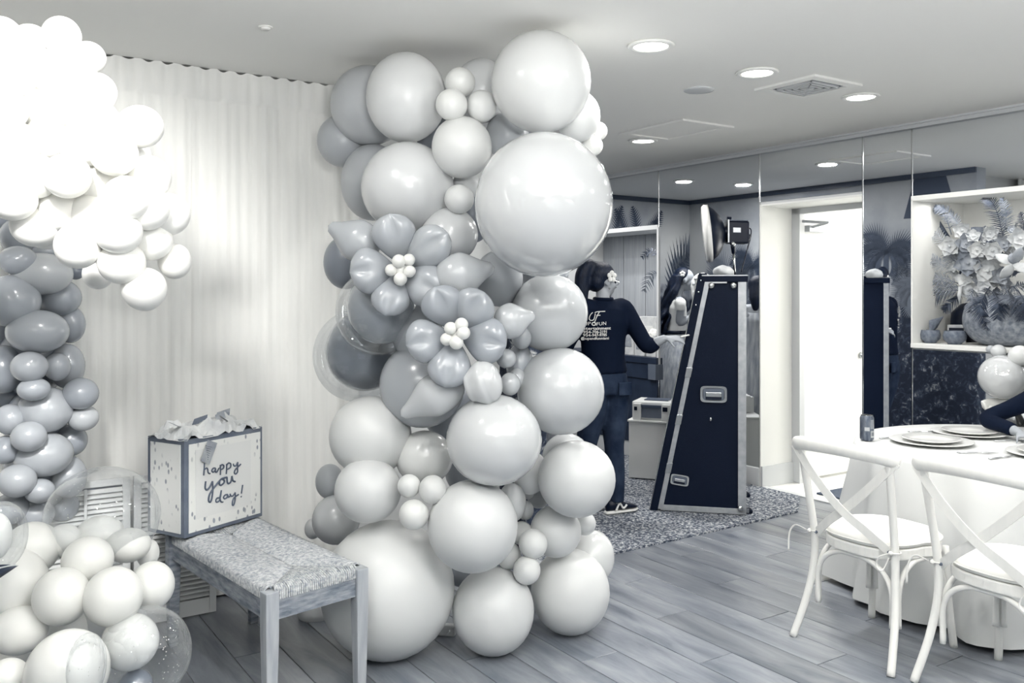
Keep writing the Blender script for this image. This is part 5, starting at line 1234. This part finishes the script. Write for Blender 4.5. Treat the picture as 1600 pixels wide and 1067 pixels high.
    for sx in (-1, 1):
        cc = hp(sx*.034, .092, .006); g.tube([cc+(hm.to_3x3() @ Vector((math.cos(a*PI/8)*.025, 0, math.sin(a*PI/8)*.02))) for a in range(17)], .002, 6)
        g.tube([hp(sx*.06, .088, .01), hp(sx*.078, .04, .012), hp(sx*.082, -.01, .005)], .002, 6)
    g.tube([hp(-.01, .096, .01), hp(.01, .096, .01)], .002, 6); g.build('glasses', M['chrome'], T)
    for sx in (-1, 1): MB().ell(hp(sx*.03, .076, .006), .011).build('eye', M['black'], T, smooth=True)
    MB().ell(hp(.08, .01, -.045), .006).build('earring', M['chrome'], T, smooth=True)
    # lettering on the back, wrapped on the shirt
    nb = -fw
    def on_back(px, py): 
        # the flat back plane of the shirt
        d = Vector(((px-800)/F, 1, (HZ-py)/F)); p0 = base+nb*.124; s = (p0-Vector((0, 0, HC))).dot(nb)/d.dot(nb); q = Vector((0, 0, HC))+d*s
        lx = (q-base).dot(right); return base+right*lx-fw*(.124*math.sqrt(max(.1, 1-(lx/.185)**2))+.004)+Vector((0, 0, q.z))
    def cc(x, y): return (902+x/6.667, 400+y/6.667)
    b = MB()
    for st in ([(182,588),(165,612),(155,650),(165,672),(190,662),(203,600)], [(198,592),(215,582),(250,578),(290,576)], [(238,580),(216,630),(203,670),(196,690)], [(212,620),(246,617)]):
        b.tube([on_back(*cc(x, y)) for x, y, _ in bez([(x, y, 0) for x, y in st], 4)], .0032, 6)
    b.build('shirt_logo', M['white_print'], T)
    def text(body, px0, px1, py, h, bold=0):
        cu = bpy.data.curves.new('shirt_text', 'FONT'); cu.body = body; cu.size = 1; cu.offset = bold; cu.resolution_u = 2
        ob = bpy.data.objects.new('tmp', cu); COL.objects.link(ob); dg = bpy.context.evaluated_depsgraph_get(); dg.update()
        me = bpy.data.meshes.new_from_object(ob.evaluated_get(dg)); bpy.data.objects.remove(ob)
        xs = [v.co.x for v in me.vertices]; w = max(xs)-min(xs); x0 = min(xs); vs = []
        for v in me.vertices:
            vs.append(on_back(px0+(v.co.x-x0)/w*(px1-px0), py-v.co.y*h-(v.co.x-x0)/w*1.5))
        b = MB(); b.add(vs, [tuple(p.vertices) for p in me.polygons]); bpy.data.meshes.remove(me); b.build('lettering', M['white_print'], T, merge=True)
    text('UP', 919, 927, 509.5, 7.5); text('FUN', 934, 947, 509, 7.5)
    b = MB(); b.tube([on_back(930.6+2.3*math.cos(a*PI/6), 506.3+2.3*math.sin(a*PI/6)) for a in range(13)], .004, 6); b.build('lettering', M['white_print'], T)
    text('Entertainment', 915, 954, 516, 6.5, .02); text('954-706-2191', 919, 948, 521.5, 6, .02); text('954-947-9785', 919, 948, 526.5, 6, .02); text('@upandfunmiami', 916, 951, 531.5, 5.5, .02)
    return T
woman()
q0 = Wp(1064, 526, HY-.05); q1 = Wp(1092, 522, HY+.2)
tag(MB().tube([q0, q0.lerp(q1, .5)+Vector((0, 0, .004)), q1], .006, 8).build('thin_wand', M['white_print'], smooth=True, origin=q0), 'thin white stick held out by the woman in black towards the flight case', 'stick')
# --- girl with long hair: stands in the corridor, seen in the mirror
def girl():
    VYv = 9.3; X = lambda px, py, dy=0: refl(Wp(px, py, VYv+dy)); s = 1.06
    bv = Vector((Wp(1056, 0, VYv).x, VYv, 0)); base = refl(bv); base.z = 0
    T = thing('person', base, 'girl in white t-shirt and tulle skirt seen in the mirror, flower in her hair', 'person')
    # built in the mirrored frame, then reflected back into the room
    right = Vector((.15, -.99, 0)).normalized(); fw = Vector((.99, .15, 0)).normalized(); P3 = lambda x, y, z: bv+right*x+fw*y+Vector((0, 0, z)); L0 = Vector((0, 0, 0))
    hc = Wp(1071, 438, VYv); zs = hc.z-.205
    bd = MB(); torso(bd, bv, L0, right, fw, [(.92, .14, .11, 0), (1.05, .12, .09, 0), (1.2, .125, .09, .01), (zs-.08, .135, .09, 0), (zs, .11, .07, 0), (zs+.04, .05, .05, 0)])
    limb(bd, [P3(0, 0, zs), (P3(0, .0, zs+.05)+hc)/2, hc-Vector((0, 0, .03))], [.05, .045, .045]); hp, hm = head(bd, hc, (.95, -.12, -.08), 1.05)
    for sx, wpt in ((1, Wp(1088, 490, VYv-.1)), (-1, Wp(1090, 478, VYv+.05))):
        sh = P3(sx*.15, 0, zs-.03); el = Wp(1062, 505, VYv-.12*sx) if sx > 0 else Wp(1068, 500, VYv+.15)
        limb(bd, [P3(sx*.1, 0, zs-.02), sh, sh.lerp(el, .5), el, el.lerp(wpt, .6), wpt], [.055, .05, .042, .036, .032, .025]); hand(bd, wpt, (wpt-el)+Vector((0, 0, .08)), (0, .2, 1) if sx > 0 else (0, -.3, -1), curl=.7)
    for sx in (-1, 1): limb(bd, [P3(sx*.08, 0, .92), P3(sx*.085, 0, .7), P3(sx*.085, .01, .48), P3(sx*.085, 0, .28), P3(sx*.085, 0, .07)], [.09, .08, .055, .048, .034]); bd.ell(P3(sx*.085, .05, .04), (.05, .05, .035))
    mapmb(bd, refl).build('body', M['skin'], T, remesh=.011)
    b = MB(); torso(b, bv, L0, right, fw, [(1.1, .125, .098, 0), (1.2, .138, .102, .01), (zs-.08, .148, .105, 0), (zs, .12, .085, 0), (zs+.02, .075, .07, 0)])
    for sx in (1, -1):
        sh = P3(sx*.15, 0, zs-.03); el = Wp(1062, 505, VYv-.12*sx) if sx > 0 else Wp(1068, 500, VYv+.15); limb(b, [P3(sx*.1, 0, zs-.035), sh, sh.lerp(el, .35)], [.058, .057, .053])
    mapmb(b, refl).build('t_shirt', M['tee'], T, remesh=.013)
    b = MB(); n = 60; rings = []
    for z, r in ((1.13, .13), (1.08, .15), (.95, .22), (.7, .3), (.4, .36), (.12, .4)):
        rings.append([bv+Vector((0, 0, z))+right*math.cos(2*PI*k/n)*(r+.015*math.sin(k*1.7)*(1.2-z))+fw*math.sin(2*PI*k/n)*(r*.8+.015*math.sin(k*1.3)*(1.2-z)) for k in range(n)])
    b.loft(rings, cap=False); mapmb(b, refl).build('tulle_skirt', M['tulle'], T, smooth=True)
    b = MB(); b.tube([bv+Vector((0, 0, 1.12))+right*math.cos(a*PI/12)*.135+fw*math.sin(a*PI/12)*.11 for a in range(25)], .02, 8, flat=1); mapmb(b, refl).build('waistband', M['black'], T, smooth=True)
    b = MB(); b.ell(hp(0, -.035, .045), (.085, .092, .09), hm, 24, 16)
    for k in range(26):
        a = -1.25+2.5*(k % 13)/12; x = math.sin(a)*.07; y = -.05-.04*math.cos(a)-.03*(k//13)
        pts = [hp(x, y, .04)]+[hp(x*1.3+.018*math.sin(j*1.9+k), y-.02-(.012+.011*(k//13))*j+.02*math.cos(j*2.1+k), -.05-.085*j) for j in range(7)]
        b.tube(bez(pts, 4), [.026]*8+[.024]*12+[.016]*8+[.006], 7)
    for k in range(0):
        pts = [hp(.06, .03, .03)]+[hp(.07+.012*math.sin(j*2+k), .03-.01*k+.012*math.cos(j*2.3+k), -.06-.08*j) for j in range(5)]
        b.tube(bez(pts, 4), [.014]*20+[.005], 6)
    mapmb(b, refl).build('hair', M['hair'], T, remesh=.012)
    b = MB(); fc = hp(.09, -.045, .06) if (hp(.09, 0, 0).y < hc.y) else hp(-.09, -.045, .06)
    for k in range(5): a = 2*PI*k/5+.3; b.ell(fc+Vector((.018*math.cos(a), -.02, .018*math.sin(a))), (.014, .01, .014))
    mapmb(b, refl).build('hair_flower', M['white_print'], T, smooth=True)
    for sx in (-1, 1): b = MB(); b.ell(hp(sx*.032, .078, .006), .011); mapmb(b, refl).build('eye', M['black'], T, smooth=True)
    # headband she holds
    b = MB(); pts = bez([Wp(1087, 472, VYv-.12), Wp(1083, 450, VYv-.12), Wp(1086, 436, VYv-.12), Wp(1097, 430, VYv-.12), Wp(1108, 436, VYv-.12), Wp(1112, 452, VYv-.12)], 6); b.tube(pts, [.026+.002*math.sin(i*2.1) for i in range(len(pts))], 10)
    hb = thing('flower_headband', refl(Wp(1098, 440, VYv-.12)), 'white fluffy curved headband held up by the mirrored girl', 'headband'); mapmb(b, refl).build('band', M['white_print'], hb, smooth=True)
    b = MB()
    for i in range(0, len(pts), 4): b.ell(pts[i]+Vector((0, -.02, .004)), .017, n=8, m=6)
    mapmb(b, refl).build('blossom', M['petal'], hb, smooth=True)
    # thin pale wand beyond the woman's hand
girl()
def helper_person():
    VYv = 8.6; bv = Vector((Wp(1188, 0, VYv).x, VYv, 0)); base = refl(bv); base.z = 0
    T = thing('person', base, 'bare-armed person in grey seen in the mirror just behind the flight case', 'person')
    right = Vector((.86, -.5, 0)).normalized(); fw = Vector((.5, .86, 0)).normalized(); P3 = lambda x, y, z: bv+right*x+fw*y+Vector((0, 0, z)); L0 = Vector((0, 0, 0)); zs = 1.4; hc = Wp(1183, 452, VYv)
    bd = MB(); torso(bd, bv, L0, right, fw, [(.9, .15, .11, 0), (1.05, .13, .09, 0), (1.2, .14, .1, .01), (zs-.08, .15, .1, 0), (zs, .13, .08, 0), (zs+.05, .05, .05, 0)])
    limb(bd, [P3(0, 0, zs), P3(0, 0, zs+.07), hc-Vector((0, 0, .03))], [.05, .045, .045]); hp, hm = head(bd, hc, (.4, .9, -.1), 1.0)
    for sx in (1, -1):
        sh = P3(sx*.15, 0, zs-.04); el = P3(sx*.2, .04, 1.12); wr = P3(sx*.1, .24, 1.1)
        limb(bd, [P3(sx*.1, 0, zs-.03), sh, sh.lerp(el, .5), el, el.lerp(wr, .6), wr], [.055, .05, .042, .036, .032, .025]); hand(bd, wr, wr-el, (0, 0, -1))
        limb(bd, [P3(sx*.08, 0, .92), P3(sx*.085, 0, .7), P3(sx*.085, .01, .48), P3(sx*.085, 0, .28), P3(sx*.085, 0, .07)], [.09, .08, .055, .048, .034]); bd.ell(P3(sx*.085, .05, .04), (.05, .08, .035))
    mapmb(bd, refl).build('body', M['skin'], T, remesh=.012)
    b = MB(); torso(b, bv, L0, right, fw, [(.2, .27, .25, 0), (.6, .2, .17, 0), (.92, .16, .125, 0), (1.08, .14, .1, 0), (1.25, .152, .113, .01), (1.34, .14, .1, 0)]); mapmb(b, refl).build('dress', M['tulle'], T, smooth=True)
    b = MB(); b.ell(hp(0, -.025, .04), (.088, .1, .095), hm, 20, 14); limb(b, [hp(0, -.06, 0), hp(0, -.09, -.1), hp(0, -.09, -.22)], [.07, .06, .02]); mapmb(b, refl).build('hair', M['hair'], T, remesh=.012)
helper_person()
def seated():
    base = Vector((3.05, 4.86, .0)); T = thing('person', base, 'seated person in dark sweater resting a forearm on the table, at the frame edge', 'person')
    fw = Vector((-.5, -.866, 0)); right = Vector((-.866, .5, 0)); P3 = lambda x, y, z: base+right*x+fw*y+Vector((0, 0, z)); L0 = Vector((0, 0, 0))
    bd = MB(); lv = [(.5, .16, .12, 0), (.6, .15, .11, 0), (.75, .14, .1, .01), (.9, .15, .105, .02), (1.02, .14, .09, .02), (1.07, .05, .05, .02)]
    torso(bd, base, L0, right, fw, lv); hc = P3(0, .05, 1.24); limb(bd, [P3(0, .02, 1.04), P3(0, .03, 1.12), hc-Vector((0, 0, .03))], [.05, .046, .048]); hp, hm = head(bd, hc, fw+Vector((0, 0, -.15)))
    arms = []
    for sx, el, wr in ((1, Wp(1541, 652, 4.95), Wp(1592, 662, 4.72)), (-1, P3(-.24, .16, .84), P3(-.1, .3, .8))):
        el = Vector((el.x, el.y, max(el.z-.01, .795))); wr = Vector((wr.x, wr.y, .795)); sh = P3(sx*.155, .02, .95); arms.append((sx, sh, el, wr))
        limb(bd, [P3(sx*.1, .02, 1.0), sh, sh.lerp(el, .5), el, el.lerp(wr, .6), wr], [.055, .05, .043, .036, .032, .025]); hand(bd, wr, wr-el, (0, 0, -1), curl=.35)
    for sx in (1, -1): limb(bd, [P3(sx*.09, 0, .54), P3(sx*.1, .22, .56), P3(sx*.1, .42, .54), P3(sx*.1, .42, .3), P3(sx*.1, .4, .07)], [.09, .08, .062, .05, .035]); bd.ell(P3(sx*.1, .45, .04), (.05, .09, .035))
    bd.build('body', M['skin'], T, remesh=.011)
    b = MB(); torso(b, base, L0, right, fw, [(z, w+.02, d+.02, s_) for z, w, d, s_ in lv[:-1]])
    for sx, sh, el, wr in arms: limb(b, [P3(sx*.1, .02, 1.0), sh, sh.lerp(el, .5), el, el.lerp(wr, .5), el.lerp(wr, .85)], [.066, .06, .048, .043, .04, .036])
    b.build('sweater', M['shirt_black'], T, remesh=.012)
    b = MB()
    for sx in (1, -1): limb(b, [P3(sx*.09, 0, .54), P3(sx*.1, .22, .56), P3(sx*.1, .42, .54), P3(sx*.1, .42, .3), P3(sx*.1, .4, .1)], [.1, .09, .072, .06, .05])
    b.build('trousers', M['denim'], T, remesh=.012)
    b = MB(); b.ell(hp(0, -.034, .048), (.086, .092, .09), hm, 24, 16); b.ell(hp(0, -.05, -.01), (.08, .065, .08), hm, 20, 12); b.build('hair', M['hair'], T, remesh=.01)
    for sx in (-1, 1): MB().ell(hp(sx*.032, .078, -.002), .010).build('eye', M['black'], T, smooth=True)
seated()
for o in list(bpy.data.meshes):
    if o.users == 0: bpy.data.meshes.remove(o)
